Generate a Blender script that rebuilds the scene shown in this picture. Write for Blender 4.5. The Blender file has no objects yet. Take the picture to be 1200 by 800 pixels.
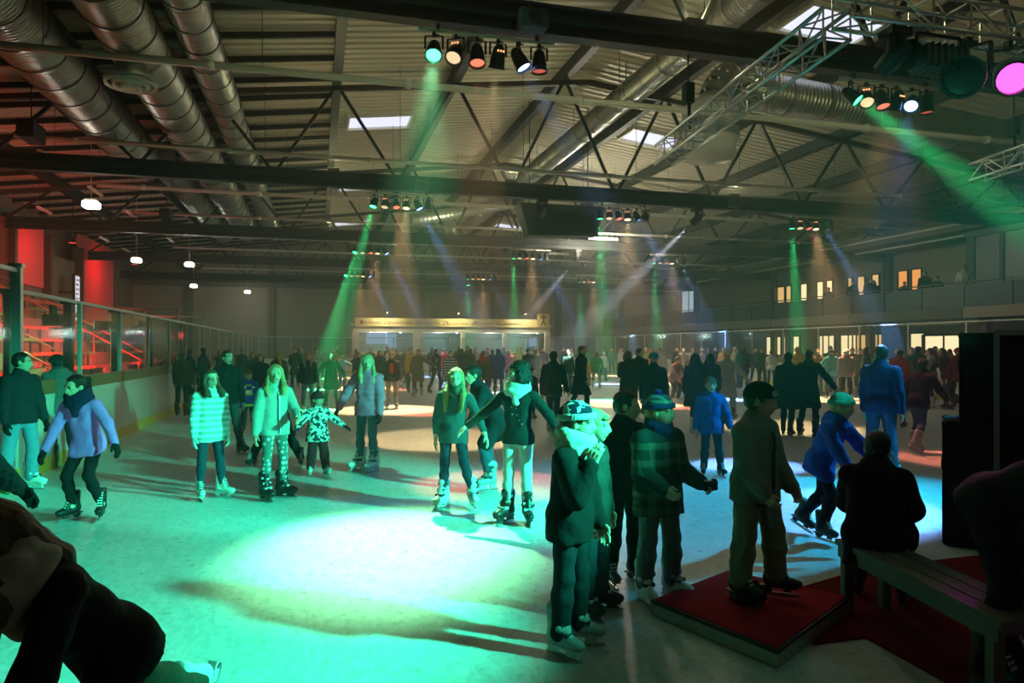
import bpy, bmesh, math, random
import numpy as np
from mathutils import Matrix, Vector

# ------------------------------------------------------------------ camera, world, exposure
SC = bpy.context.scene
COL = SC.collection
YAW = math.radians(15.2)          # the camera looks 15.2 degrees to the right of the hall's long axis (+Y)
CY, SY = math.cos(YAW), math.sin(YAW)
FPX, HOR, CAMH = 840.0, 408.0, 1.75   # focal length in pixels, horizon row, eye height (m)
cam_d = bpy.data.cameras.new('camera'); cam = bpy.data.objects.new('camera', cam_d); COL.objects.link(cam)
cam_d.sensor_width = 36; cam_d.lens = FPX / 1200 * 36; cam_d.shift_y = 8 / 1200
cam_d.clip_start = 0.05; cam_d.clip_end = 300
cam.location = (0, 0, CAMH); cam.rotation_euler = (math.pi / 2, 0, -YAW)
SC.camera = cam

world = bpy.data.worlds.new('world'); SC.world = world; world.use_nodes = True
wn = world.node_tree; wn.nodes['Background'].inputs[0].default_value = (0.20, 0.22, 0.30, 1)
wn.nodes['Background'].inputs[1].default_value = 0.3
SC.view_settings.view_transform = 'Standard'; SC.view_settings.look = 'None'
SC.view_settings.gamma = 1; SC.view_settings.use_curve_mapping = False
SC.view_settings.exposure = 0.0
SC.cycles.use_denoising = True
SC.cycles.max_bounces = 5; SC.cycles.diffuse_bounces = 3; SC.cycles.use_adaptive_sampling = True; SC.cycles.adaptive_threshold = 0.03; SC.cycles.glossy_bounces = 2
SC.cycles.transparent_max_bounces = 24; SC.cycles.volume_bounces = 0
SC.cycles.sample_clamp_indirect = 4.0; SC.cycles.caustics_reflective = False; SC.cycles.caustics_refractive = False

HAZE = 0.0015                       # thin haze through the hall; a denser bank under the roof is built below
vs = wn.nodes.new('ShaderNodeVolumeScatter'); vs.inputs['Density'].default_value = HAZE
vs.inputs['Color'].default_value = (0.9, 0.95, 0.9, 1); vs.inputs['Anisotropy'].default_value = 0.0
wn.links.new(vs.outputs[0], wn.nodes['World Output'].inputs['Volume'])

def ground(px, py, z=0.0):
    """photo pixel -> point at height z (the thing touches something at that height)"""
    d = (CAMH - z) * FPX / (py - HOR); l = (px - 600) / FPX * d
    return Vector((l * CY + d * SY, d * CY - l * SY, z))
def atdist(px, d):
    l = (px - 600) / FPX * d
    return Vector((l * CY + d * SY, d * CY - l * SY, 0))

# ------------------------------------------------------------------ materials
MATS = {}
def _nodes(name):
    m = bpy.data.materials.new(name); m.use_nodes = True
    return m, m.node_tree, m.node_tree.nodes['Principled BSDF']
def sc3(c): return (c[0], c[1], c[2], 1)
def plain(name, col, rough=0.6, metal=0.0, bump=0.0, bscale=60, spec=0.5, coat=0, var=0.0):
    if name in MATS: return MATS[name]
    m, t, b = _nodes(name)
    b.inputs['Base Color'].default_value = sc3(col); b.inputs['Roughness'].default_value = rough
    b.inputs['Metallic'].default_value = metal; b.inputs['Specular IOR Level'].default_value = spec
    b.inputs['Coat Weight'].default_value = coat
    if bump or var:
        tc = t.nodes.new('ShaderNodeTexCoord'); n = t.nodes.new('ShaderNodeTexNoise')
        n.inputs['Scale'].default_value = bscale; n.inputs['Detail'].default_value = 4
        t.links.new(tc.outputs['Object'], n.inputs['Vector'])
        if bump:
            bp = t.nodes.new('ShaderNodeBump'); bp.inputs['Strength'].default_value = bump; bp.inputs['Distance'].default_value = 0.02
            t.links.new(n.outputs['Fac'], bp.inputs['Height']); t.links.new(bp.outputs[0], b.inputs['Normal'])
        if var:
            r = t.nodes.new('ShaderNodeMapRange'); r.inputs['To Min'].default_value = 1 - var; r.inputs['To Max'].default_value = 1 + var
            mx = t.nodes.new('ShaderNodeMix'); mx.data_type = 'RGBA'; mx.blend_type = 'MULTIPLY'; mx.inputs[0].default_value = 1
            t.links.new(n.outputs['Fac'], r.inputs['Value']); mx.inputs[6].default_value = sc3(col)
            t.links.new(r.outputs[0], mx.inputs[7]); t.links.new(mx.outputs[2], b.inputs['Base Color'])
    MATS[name] = m; return m
def emit(name, col, strength):
    if name in MATS: return MATS[name]
    m, t, b = _nodes(name)
    b.inputs['Base Color'].default_value = (0.1, 0.1, 0.1, 1); b.inputs['Roughness'].default_value = 0.4
    b.inputs['Emission Color'].default_value = sc3(col); b.inputs['Emission Strength'].default_value = strength
    MATS[name] = m; return m
def fabric(col, rough=0.92, bump=0.35):
    key = 'fabric_%03d_%03d_%03d_%02d' % (col[0] * 255, col[1] * 255, col[2] * 255, rough * 10)
    return plain(key, col, rough, 0, bump, 28, 0.25, 0, 0.12)
def pattern(name, kind, c1, c2, scale, c3=None):
    """fabric with a woven or printed pattern in object space"""
    if name in MATS: return MATS[name]
    m, t, b = _nodes(name); L = t.links
    b.inputs['Roughness'].default_value = 0.9; b.inputs['Specular IOR Level'].default_value = 0.25
    tc = t.nodes.new('ShaderNodeTexCoord'); sx = t.nodes.new('ShaderNodeSeparateXYZ'); L.new(tc.outputs['Object'], sx.inputs[0])
    mx = t.nodes.new('ShaderNodeMix'); mx.data_type = 'RGBA'; mx.inputs[6].default_value = sc3(c1); mx.inputs[7].default_value = sc3(c2)
    def band(sock, freq, thr):
        a = t.nodes.new('ShaderNodeMath'); a.operation = 'MULTIPLY'; a.inputs[1].default_value = freq; L.new(sock, a.inputs[0])
        f = t.nodes.new('ShaderNodeMath'); f.operation = 'FRACT'; L.new(a.outputs[0], f.inputs[0])
        g = t.nodes.new('ShaderNodeMath'); g.operation = 'GREATER_THAN'; g.inputs[1].default_value = thr; L.new(f.outputs[0], g.inputs[0])
        return g.outputs[0]
    if kind == 'stripe': L.new(band(sx.outputs['Z'], scale, 0.5), mx.inputs[0])
    elif kind == 'dots':
        v = t.nodes.new('ShaderNodeTexVoronoi'); v.inputs['Scale'].default_value = scale; v.inputs['Randomness'].default_value = 0.45
        L.new(tc.outputs['Object'], v.inputs['Vector'])
        g = t.nodes.new('ShaderNodeMath'); g.operation = 'LESS_THAN'; g.inputs[1].default_value = 0.36; L.new(v.outputs['Distance'], g.inputs[0]); L.new(g.outputs[0], mx.inputs[0])
    elif kind == 'blotch':
        v = t.nodes.new('ShaderNodeTexNoise'); v.inputs['Scale'].default_value = scale; v.inputs['Detail'].default_value = 3; L.new(tc.outputs['Object'], v.inputs['Vector'])
        g = t.nodes.new('ShaderNodeMath'); g.operation = 'GREATER_THAN'; g.inputs[1].default_value = 0.52; L.new(v.outputs['Fac'], g.inputs[0]); L.new(g.outputs[0], mx.inputs[0])
    elif kind == 'plaid':
        a1 = band(sx.outputs['Z'], scale, 0.6); a2 = band(sx.outputs['X'], scale, 0.6)
        ad = t.nodes.new('ShaderNodeMath'); ad.operation = 'ADD'; L.new(a1, ad.inputs[0]); L.new(a2, ad.inputs[1])
        hf = t.nodes.new('ShaderNodeMath'); hf.operation = 'MULTIPLY'; hf.inputs[1].default_value = 0.5; L.new(ad.outputs[0], hf.inputs[0]); L.new(hf.outputs[0], mx.inputs[0])
    out = mx.outputs[2]
    if c3:
        m2 = t.nodes.new('ShaderNodeMix'); m2.data_type = 'RGBA'; m2.inputs[7].default_value = sc3(c3)
        L.new(out, m2.inputs[6]); L.new(band(sx.outputs['Z'], scale * 0.37, 0.72), m2.inputs[0]); out = m2.outputs[2]
    L.new(out, b.inputs['Base Color'])
    MATS[name] = m; return m

def glass_mat(name, tint, gloss=0.12, haze=0.0):
    if name in MATS: return MATS[name]
    m = bpy.data.materials.new(name); m.use_nodes = True; t = m.node_tree; t.nodes.clear(); L = t.links
    o = t.nodes.new('ShaderNodeOutputMaterial'); tr = t.nodes.new('ShaderNodeBsdfTransparent'); tr.inputs[0].default_value = sc3(tint)
    gl = t.nodes.new('ShaderNodeBsdfGlossy'); gl.inputs['Roughness'].default_value = 0.08; gl.inputs[0].default_value = (1, 1, 1, 1)
    lw = t.nodes.new('ShaderNodeLayerWeight'); lw.inputs['Blend'].default_value = 0.5; pw = t.nodes.new('ShaderNodeMath'); pw.operation = 'POWER'; pw.inputs[1].default_value = 4; L.new(lw.outputs['Facing'], pw.inputs[0])
    fr = t.nodes.new('ShaderNodeMath'); fr.operation = 'MULTIPLY_ADD'; fr.inputs[1].default_value = 0.22; fr.inputs[2].default_value = 0.03; L.new(pw.outputs[0], fr.inputs[0])
    mx = t.nodes.new('ShaderNodeMixShader'); L.new(fr.outputs[0], mx.inputs[0]); L.new(tr.outputs[0], mx.inputs[1]); L.new(gl.outputs[0], mx.inputs[2])
    res = mx.outputs[0]
    if haze:
        df = t.nodes.new('ShaderNodeBsdfDiffuse'); df.inputs[0].default_value = (0.6, 0.62, 0.6, 1)
        m2 = t.nodes.new('ShaderNodeMixShader'); m2.inputs[0].default_value = haze; L.new(res, m2.inputs[1]); L.new(df.outputs[0], m2.inputs[2]); res = m2.outputs[0]
    L.new(res, o.inputs['Surface'])
    MATS[name] = m; return m

def ice_mat():
    m, t, b = _nodes('ice'); L = t.links
    tc = t.nodes.new('ShaderNodeTexCoord')
    n1 = t.nodes.new('ShaderNodeTexNoise'); n1.inputs['Scale'].default_value = 0.55; n1.inputs['Detail'].default_value = 6
    n2 = t.nodes.new('ShaderNodeTexNoise'); n2.inputs['Scale'].default_value = 14; n2.inputs['Detail'].default_value = 8; n2.inputs['Roughness'].default_value = 0.7
    mp = t.nodes.new('ShaderNodeMapping'); mp.inputs['Scale'].default_value = (1.7, 0.7, 1); mp.inputs['Rotation'].default_value = (0, 0, 0.5)
    n3 = t.nodes.new('ShaderNodeTexNoise'); n3.inputs['Scale'].default_value = 9; n3.inputs['Detail'].default_value = 6; n3.inputs['Distortion'].default_value = 1.2
    for n in (n1, n2): L.new(tc.outputs['Object'], n.inputs['Vector'])
    L.new(tc.outputs['Object'], mp.inputs[0]); L.new(mp.outputs[0], n3.inputs['Vector'])
    ad = t.nodes.new('ShaderNodeMath'); ad.operation = 'ADD'; L.new(n2.outputs['Fac'], ad.inputs[0]); L.new(n3.outputs['Fac'], ad.inputs[1])
    ad2 = t.nodes.new('ShaderNodeMath'); ad2.operation = 'ADD'; L.new(ad.outputs[0], ad2.inputs[0]); L.new(n1.outputs['Fac'], ad2.inputs[1])
    cr = t.nodes.new('ShaderNodeValToRGB'); cr.color_ramp.elements[0].position = 0.36; cr.color_ramp.elements[0].color = (0.40, 0.45, 0.48, 1)
    cr.color_ramp.elements[1].position = 0.66; cr.color_ramp.elements[1].color = (0.78, 0.82, 0.84, 1)
    dv = t.nodes.new('ShaderNodeMath'); dv.operation = 'DIVIDE'; dv.inputs[1].default_value = 3; L.new(ad2.outputs[0], dv.inputs[0])
    L.new(dv.outputs[0], cr.inputs[0]); L.new(cr.outputs[0], b.inputs['Base Color'])
    rr = t.nodes.new('ShaderNodeMapRange'); rr.inputs['From Min'].default_value = 0.35; rr.inputs['From Max'].default_value = 0.65
    rr.inputs['To Min'].default_value = 0.22; rr.inputs['To Max'].default_value = 0.6; L.new(n2.outputs['Fac'], rr.inputs[0]); L.new(rr.outputs[0], b.inputs['Roughness'])
    bp = t.nodes.new('ShaderNodeBump'); bp.inputs['Strength'].default_value = 0.2; bp.inputs['Distance'].default_value = 0.01
    L.new(ad.outputs[0], bp.inputs['Height']); L.new(bp.outputs[0], b.inputs['Normal'])
    b.inputs['Specular IOR Level'].default_value = 0.4
    MATS['ice'] = m; return m
def duct_mat():
    m, t, b = _nodes('galvanised_spiral_duct'); L = t.links
    b.inputs['Base Color'].default_value = (0.40, 0.42, 0.37, 1); b.inputs['Metallic'].default_value = 0.85; b.inputs['Roughness'].default_value = 0.36
    tc = t.nodes.new('ShaderNodeTexCoord'); n = t.nodes.new('ShaderNodeTexNoise'); n.inputs['Scale'].default_value = 3; L.new(tc.outputs['Object'], n.inputs['Vector'])
    mr = t.nodes.new('ShaderNodeMapRange'); mr.inputs['To Min'].default_value = 0.26; mr.inputs['To Max'].default_value = 0.5; L.new(n.outputs['Fac'], mr.inputs[0]); L.new(mr.outputs[0], b.inputs['Roughness'])
    MATS['duct'] = m; return m

# ------------------------------------------------------------------ mesh helpers
class MB:
    """collects shapes into one mesh"""
    def __init__(s): s.v = []; s.f = []; s.m = []
    def add(s, vs, fs, mi=0):
        o = len(s.v); s.v.extend([tuple(p) for p in vs]); s.f.extend([tuple(i + o for i in f) for f in fs]); s.m.extend([mi] * len(fs)); return s
    def box(s, c, d, rz=0, mi=0, M=None):
        hx, hy, hz = d[0] / 2, d[1] / 2, d[2] / 2; cr, sr = math.cos(rz), math.sin(rz)
        vs = []
        for z in (-hz, hz):
            for x, y in ((-hx, -hy), (hx, -hy), (hx, hy), (-hx, hy)):
                if M is not None: p = M @ Vector((x, y, z)); vs.append((c[0] + p.x, c[1] + p.y, c[2] + p.z))
                else: vs.append((c[0] + x * cr - y * sr, c[1] + x * sr + y * cr, c[2] + z))
        return s.add(vs, [(3, 2, 1, 0), (4, 5, 6, 7), (0, 1, 5, 4), (1, 2, 6, 5), (2, 3, 7, 6), (3, 0, 4, 7)], mi)
    def bar(s, a, b, w, h, mi=0):
        """rectangular bar from a to b; w across, h up"""
        a = Vector(a); b = Vector(b); d = (b - a).normalized(); up = Vector((0, 0, 1)) if abs(d.z) < 0.95 else Vector((1, 0, 0))
        x = d.cross(up).normalized() * (w / 2); y = x.normalized().cross(d).normalized() * (h / 2)
        vs = [a - x - y, a + x - y, a + x + y, a - x + y, b - x - y, b + x - y, b + x + y, b - x + y]
        return s.add(vs, [(3, 2, 1, 0), (4, 5, 6, 7), (0, 1, 5, 4), (1, 2, 6, 5), (2, 3, 7, 6), (3, 0, 4, 7)], mi)
    def tube(s, a, b, r0, r1=None, n=10, caps=True, mi=0):
        if r1 is None: r1 = r0
        a = Vector(a); b = Vector(b); d = (b - a).normalized(); up = Vector((0, 0, 1)) if abs(d.z) < 0.95 else Vector((1, 0, 0))
        x = d.cross(up).normalized(); y = x.cross(d).normalized(); vs = []
        for p, r in ((a, r0), (b, r1)):
            for k in range(n):
                t = 2 * math.pi * k / n; vs.append(p + x * (r * math.cos(t)) + y * (r * math.sin(t)))
        fs = [(k, (k + 1) % n, n + (k + 1) % n, n + k) for k in range(n)]
        if caps: fs += [tuple(range(n - 1, -1, -1)), tuple(range(n, 2 * n))]
        return s.add(vs, fs, mi)
    def lathe(s, prof, n=24, M=None, mi=0):
        """profile of (r, z) turned around z"""
        vs = []
        for r, z in prof:
            for k in range(n):
                t = 2 * math.pi * k / n; p = Vector((r * math.cos(t), r * math.sin(t), z)); vs.append(M @ p if M is not None else p)
        fs = [(j * n + k, j * n + (k + 1) % n, (j + 1) * n + (k + 1) % n, (j + 1) * n + k) for j in range(len(prof) - 1) for k in range(n)]
        return s.add(vs, fs, mi)
    def prism(s, pts, z0, z1, mi=0):
        n = len(pts); vs = [(p[0], p[1], z0) for p in pts] + [(p[0], p[1], z1) for p in pts]
        return s.add(vs, [tuple(range(n - 1, -1, -1)), tuple(range(n, 2 * n))] + [(k, (k + 1) % n, n + (k + 1) % n, n + k) for k in range(n)], mi)
    def mesh(s, name, mats, smooth=False):
        me = bpy.data.meshes.new(name); me.from_pydata(s.v, [], s.f)
        for mt in (mats if isinstance(mats, (list, tuple)) else [mats]): me.materials.append(mt)
        if any(s.m): me.polygons.foreach_set('material_index', s.m)
        if smooth: me.polygons.foreach_set('use_smooth', [True] * len(me.polygons))
        me.update(); return me
    def build(s, name, mats, parent=None, smooth=False, bevel=0):
        me = s.mesh(name, mats, smooth)
        if bevel:
            bm = bmesh.new(); bm.from_mesh(me); bmesh.ops.bevel(bm, geom=bm.edges[:], offset=bevel, segments=2, affect='EDGES', clamp_overlap=True); bm.to_mesh(me); bm.free()
        return link(name, me, parent)
def link(name, me, parent=None):
    o = bpy.data.objects.new(name, me); COL.objects.link(o)
    if parent is not None: o.parent = parent
    return o
def tag(o, label=None, cat=None, group=None, kind=None):
    if label: o['label'] = label
    if cat: o['category'] = cat
    if group: o['group'] = group
    if kind: o['kind'] = kind
    return o
def empty(name, loc, rz=0, label=None, cat=None, group=None, kind=None):
    o = bpy.data.objects.new(name, None); COL.objects.link(o); o.location = loc; o.rotation_euler = (0, 0, rz); o.empty_display_size = 0.1
    return tag(o, label, cat, group, kind)
def copy_tree(o, parent=None):
    c = o.copy(); COL.objects.link(c); c.parent = parent
    for ch in o.children: copy_tree(ch, c)
    return c
def struct(name, mb, mat, parent=None, **k):
    o = mb.build(name, mat, parent, **k)
    if parent is None: o['kind'] = 'structure'
    return o
def spot(parent, name, loc, target, col, power, angle, blend=0.3, radius=0.06):
    """the light a lamp gives off, a child of that lamp; loc and target in world coordinates, the lamp's root is unrotated"""
    d = bpy.data.lights.new(name, 'SPOT'); d.color = col; d.energy = power; d.spot_size = math.radians(angle); d.spot_blend = blend; d.shadow_soft_size = radius
    o = bpy.data.objects.new(name, d); COL.objects.link(o); o.parent = parent
    v = Vector(target) - Vector(loc)
    o.rotation_euler = v.to_track_quat('-Z', 'Y').to_euler(); o.location = Vector(loc) - parent.location
    return o
# ------------------------------------------------------------------ the hall: floor, walls, roof
random.seed(7)
XL, XR, YN, YF = -13.5, 32.0, -10.0, 60.0          # inner faces of the hall
RIDGE, RH, SLOPE = 9.0, 11.35, 0.12
def roof_z(x): return RH - SLOPE * abs(x - RIDGE)
ICE = ice_mat(); DUCT = duct_mat()
STEEL = plain('dark_painted_steel', (0.018, 0.022, 0.02), 0.5, 0.0, 0, 60, 0.4)
STEEL2 = plain('brown_painted_steel', (0.05, 0.042, 0.03), 0.6)
PIPE = plain('pale_steel_pipe', (0.72, 0.71, 0.60), 0.4, 0.0)
ALU = plain('aluminium', (0.62, 0.64, 0.64), 0.32, 0.85)
BLACK = plain('black_metal', (0.012, 0.012, 0.013), 0.45)
WALL = plain('wall_render', (0.30, 0.28, 0.22), 0.9, 0, 0.15, 3, 0.2, 0, 0.10)
WALLD = plain('wall_dark', (0.16, 0.15, 0.12), 0.9, 0, 0.15, 3, 0.2, 0, 0.10)
CONC = plain('concrete', (0.22, 0.22, 0.21), 0.85, 0, 0.2, 8, 0.3, 0, 0.15)

RX0, RX1, RY0, RY1, RR = -3.75, 20.5, -7.0, 52.0, 7.0      # the rink
def rink_path(inset=0.0):
    pts = []
    for cx, cy, a0 in ((RX0 + RR, RY1 - RR, 180), (RX1 - RR, RY1 - RR, 90), (RX1 - RR, RY0 + RR, 0), (RX0 + RR, RY0 + RR, -90)):
        for k in range(7):
            a = math.radians(a0 - 15 * k); pts.append((cx + (RR - inset) * math.cos(a), cy + (RR - inset) * math.sin(a)))
    return pts
mb = MB(); mb.prism(rink_path(), -0.06, 0.0); struct('floor', mb, ICE)
mb = MB(); mb.box(((XL + XR) / 2, 25, -0.09), (XR - XL, 70, 0.17)); struct('floor_surround', mb, CONC)

# walls with pilasters
w = struct('wall_far', MB().box(((XL + XR) / 2, YF + 0.15, 5.6), (XR - XL + 0.6, 0.3, 11.6)), WALL)
for x in (-9.5, -3.5, 2.5, 8.5, 14.5, 20.5, 26.5):
    MB().box((x, YF - 0.12, 5.0), (0.45, 0.24, 9.9)).build('pilaster', WALLD, w)
MB().box(((XL + XR) / 2, YF - 0.2, 6.75), (XR - XL, 0.38, 0.35)).build('ledge', WALLD, w)
struct('wall_near', MB().box(((XL + XR) / 2, YN - 0.15, 5.6), (XR - XL + 0.6, 0.3, 11.6)), WALLD)
wl = struct('wall_left', MB().box((XL - 0.15, 25, 4.6), (0.3, 70, 9.6)), WALLD)
wr = struct('wall_right', MB().box((XR + 0.15, 25, 4.6), (0.3, 70, 9.6)), WALL)
for y in (12, 23, 34.3, 45, 56):
    MB().box((XR - 0.15, y, 4.2), (0.3, 0.5, 8.4)).build('pilaster', WALLD, wr)

# corrugated roof deck, ribs across the hall
DECK = plain('corrugated_roof_deck', (0.50, 0.47, 0.36), 0.55, 0.15, 0, 5, 0.4)
mb = MB(); xs = (XL - 0.3, RIDGE, XR + 0.3); prof = []; y = YN - 0.3
while y < YF + 0.3:
    prof += [(y, 0), (y + 0.16, 0), (y + 0.20, 0.05), (y + 0.34, 0.05)]; y += 0.38
vs, fs = [], []
for (yy, dz) in prof:
    for x in xs: vs.append((x, yy, roof_z(x) + dz))
for j in range(len(prof) - 1):
    for i in range(2): fs.append((j * 3 + i, j * 3 + i + 1, j * 3 + 4 + i, j * 3 + 3 + i))
mb.add(vs, fs); ceiling = struct('ceiling', mb, DECK)
# longitudinal roof beams on the truss nodes
NODES = [0.6 + 3.75 * k for k in range(-3, 9)]
for x in NODES:
    if x > XR - 0.5: continue
    z = roof_z(x) - 0.22
    MB().bar((x, YN, z), (x, YF, z), 0.26, 0.42).build('roof_beam', STEEL, ceiling)
# close-set joists over the left side of the hall
y = -6.0
while y < YF:
    MB().bar((XL, y, roof_z(XL) - 0.12), (0.6, y, roof_z(0.6) - 0.12), 0.09, 0.16).build('joist', STEEL, ceiling)
    y += 1.62

# roof trusses across the hall
TY = [11.0, 23.0, 34.3, 45.4, 56.4, -0.4]
ORD = ['nearest', 'second', 'third', 'fourth', 'farthest', 'overhead']
def truss(y, k):
    r = empty('roof_truss', (9, y, 7.0), 0, 'dark steel roof truss with zigzag diagonals, %s from the camera' % (ORD[k] if k else 'the one nearest'), 'roof truss', 'roof trusses across the hall')
    if k == 5: r['label'] = 'dark steel roof truss out of view above the camera'
    if k == 0: r['label'] = 'dark steel roof truss nearest to the camera, carrying two spotlight bars'
    def L(x, z): return (x - 9, 0, z - 7.0)
    MB().bar(L(XL, 7.0), L(XR, 7.0), 0.26, 0.07).bar(L(XL, 7.22), L(XR, 7.22), 0.26, 0.05).bar(L(XL, 6.78), L(XR, 6.78), 0.26, 0.05).bar(L(XL, 7.0), L(XR, 7.0), 0.05, 0.44).build('bottom_chord', STEEL, r)
    for s in (-1, 1):
        xe = XL if s < 0 else XR
        MB().bar(L(xe, roof_z(xe) - 0.5), L(RIDGE, roof_z(RIDGE) - 0.5), 0.16, 0.16).build('top_chord', STEEL2, r)
    for i, x in enumerate(NODES):
        if x > XR - 0.3: continue
        zt = roof_z(x) - 0.5
        for dx in (-1.875, 1.875):
            xb = x + dx
            if XL + 0.2 < xb < XR - 0.2:
                MB().bar(L(x + 0.08 * (1 if dx > 0 else -1), zt), L(xb - 0.1 * (1 if dx > 0 else -1), 7.22), 0.09, 0.09).build('diagonal', STEEL, r)
    return r
for k, y in enumerate(TY): truss(y, k)
# pale pipes running across, on the trusses and in the middle of the bays
def cross_pipe(y, z, x0, x1, r, lab):
    p = empty('cross_pipe', (0, y, z), 0, lab, 'pipe', 'pale pipes running across the hall')
    MB().tube((x0, 0, 0), (x1, 0, 0), r, n=10).build('pipe', PIPE, p, smooth=True)
    x = x0 + 1.5
    while x < x1:
        MB().tube((x - 0.08, 0, 0), (x + 0.08, 0, 0), r * 1.35, n=10).build('coupling', PIPE, p, smooth=True)
        MB().tube((x + 1, 0, 0), (x + 1, 0, roof_z(x + 1) - z), 0.008, n=4).build('hanger_wire', STEEL, p); x += 4.0
for k, (y, z) in enumerate(((15.7, 7.52), (28.6, 7.58), (39.8, 7.58), (50.8, 7.58))):
    cross_pipe(y, z, -7.6, 30, 0.075, 'pale pipe hung across the middle of the %s roof bay' % ORD[k])
for k, y in enumerate(TY[1:5]):
    cross_pipe(y - 0.5, 7.56, -8, 31, 0.065, 'pale pipe hung just above the %s roof beam' % ORD[k + 1])

# skylights
SKY = emit('skylight_dusk', (0.78, 0.80, 1.0), 1.15)
kk = 0
for x in (2.3, 13.8):
    for y in (16.9, 28.0, 39.4, 51.0):
        kk += 1
        z = roof_z(x) - 0.03; t = -SLOPE if x > RIDGE else SLOPE
        w_ = empty('window_%d' % kk, (x, y, z)); w_.rotation_euler = (0, -math.atan(t), 0); w_['kind'] = 'structure'
        MB().box((0, 0, 0), (2.3, 1.5, 0.03)).build('pane', SKY, w_)
        fr = MB()
        for s in (-1, 1):
            fr.box((0, s * 0.79, -0.03), (2.5, 0.09, 0.14)); fr.box((s * 1.19, 0, -0.03), (0.09, 1.6, 0.14))
        fr.build('frame', PIPE, w_)

# ------------------------------------------------------------------ rink boards with glass
BOARD = plain('white_board_plastic', (0.62, 0.64, 0.60), 0.22, 0, 0, 4, 0.5, 0.2, 0.04)
KICK = plain('yellow_kick_strip', (0.62, 0.46, 0.05), 0.4)
CAP = plain('brown_cap_rail', (0.16, 0.11, 0.03), 0.45)
GLASS = glass_mat('board_glass', (0.93, 0.96, 0.94), haze=0.012)
POST = plain('pale_steel_post', (0.5, 0.52, 0.48), 0.4, 0.4)
def boards(name, pts, hglass, label):
    r = empty(name, (pts[0][0], pts[0][1], 0), 0, label, 'rink boards', 'boards around the ice')
    ox, oy = pts[0]
    for k in range(len(pts) - 1):
        a, b = Vector((pts[k][0] - ox, pts[k][1] - oy, 0)), Vector((pts[k + 1][0] - ox, pts[k + 1][1] - oy, 0))
        d = (b - a).normalized(); g = d * 0.012; nrm = Vector((d.y, -d.x, 0))
        def B(z0, z1, th, off=0.0): 
            o = nrm * off + Vector((0, 0, (z0 + z1) / 2)); return MB().bar(a + g + o, b - g + o, th, z1 - z0)
        B(0.2, 1.10, 0.08).build('board_panel', BOARD, r)
        B(0.0, 0.2, 0.10).build('kick_strip', KICK, r)
        B(1.10, 1.30, 0.12).build('cap_rail', CAP, r)
        if hglass:
            B(1.32, hglass - 0.05, 0.016).build('glass_pane', GLASS, r)
            B(hglass - 0.05, hglass, 0.05).build('top_rail', POST, r)
            MB().box((a.x, a.y, (1.3 + hglass) / 2), (0.06, 0.06, hglass - 1.3)).build('post', POST, r)
    return r
def lin(x0, y0, x1, y1, n): return [(x0 + (x1 - x0) * k / n, y0 + (y1 - y0) * k / n) for k in range(n + 1)]
def arc(cx, cy, a0, a1, n): return [(cx + RR * math.cos(math.radians(a0 + (a1 - a0) * k / n)), cy + RR * math.sin(math.radians(a0 + (a1 - a0) * k / n))) for k in range(n + 1)]
boards('rink_boards', lin(RX0, 0.4, RX0, 10.6, 4), 2.78, 'near white rink boards with tall glass at the left edge of the photo')
boards('rink_boards', lin(RX0, 10.72, RX0, 45, 14), 2.52, 'long white rink boards with glass in front of the red-lit stands')
boards('rink_boards', arc(RX0 + RR, RY1 - RR, 180, 90, 6), 2.52, 'curved rink boards in the far left corner')
boards('rink_boards', lin(RX0 + RR, RY1, RX1 - RR, RY1, 5), 2.52, 'straight far rink boards in front of the sponsor kiosk')
boards('rink_boards', arc(RX1 - RR, RY1 - RR, 90, 0, 6), 2.60, 'curved rink boards in the far right corner')
boards('rink_boards', lin(RX1, 45, RX1, 2, 18), 2.65, 'long rink boards with glass below the balcony on the right')
p = empty('glass_end_post', (RX0, 10.62, 0), 0, 'broad aluminium post ending the tall glass on the left', 'post')
MB().box((0, 0, 1.40), (0.12, 0.10, 2.8)).build('post', ALU, p); MB().box((0, 0, 2.82), (0.16, 0.13, 0.05)).build('cap', ALU, p)
# players' bench enclosure behind the left boards
for k, yy in enumerate((22.5, 27.5)):
    g = empty('bench_enclosure', (RX0 - 0.12, yy, 0), 0, ('nearer' if k == 0 else 'farther') + ' framed glass screen standing across the end of the players bench', 'glass screen', 'glass screens at the players bench')
    for i in range(2):
        MB().box((-0.45 - i * 0.85, 0, 1.55), (0.8, 0.016, 2.5)).build('glass_pane', GLASS, g)
        MB().box((-0.03 - i * 0.85, 0, 1.45), (0.06, 0.06, 2.9)).build('post', POST, g)
    MB().box((-1.73, 0, 1.45), (0.06, 0.06, 2.9)).build('post', POST, g); MB().box((-0.88, 0, 2.87), (1.76, 0.06, 0.06)).build('top_rail', POST, g)

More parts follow.
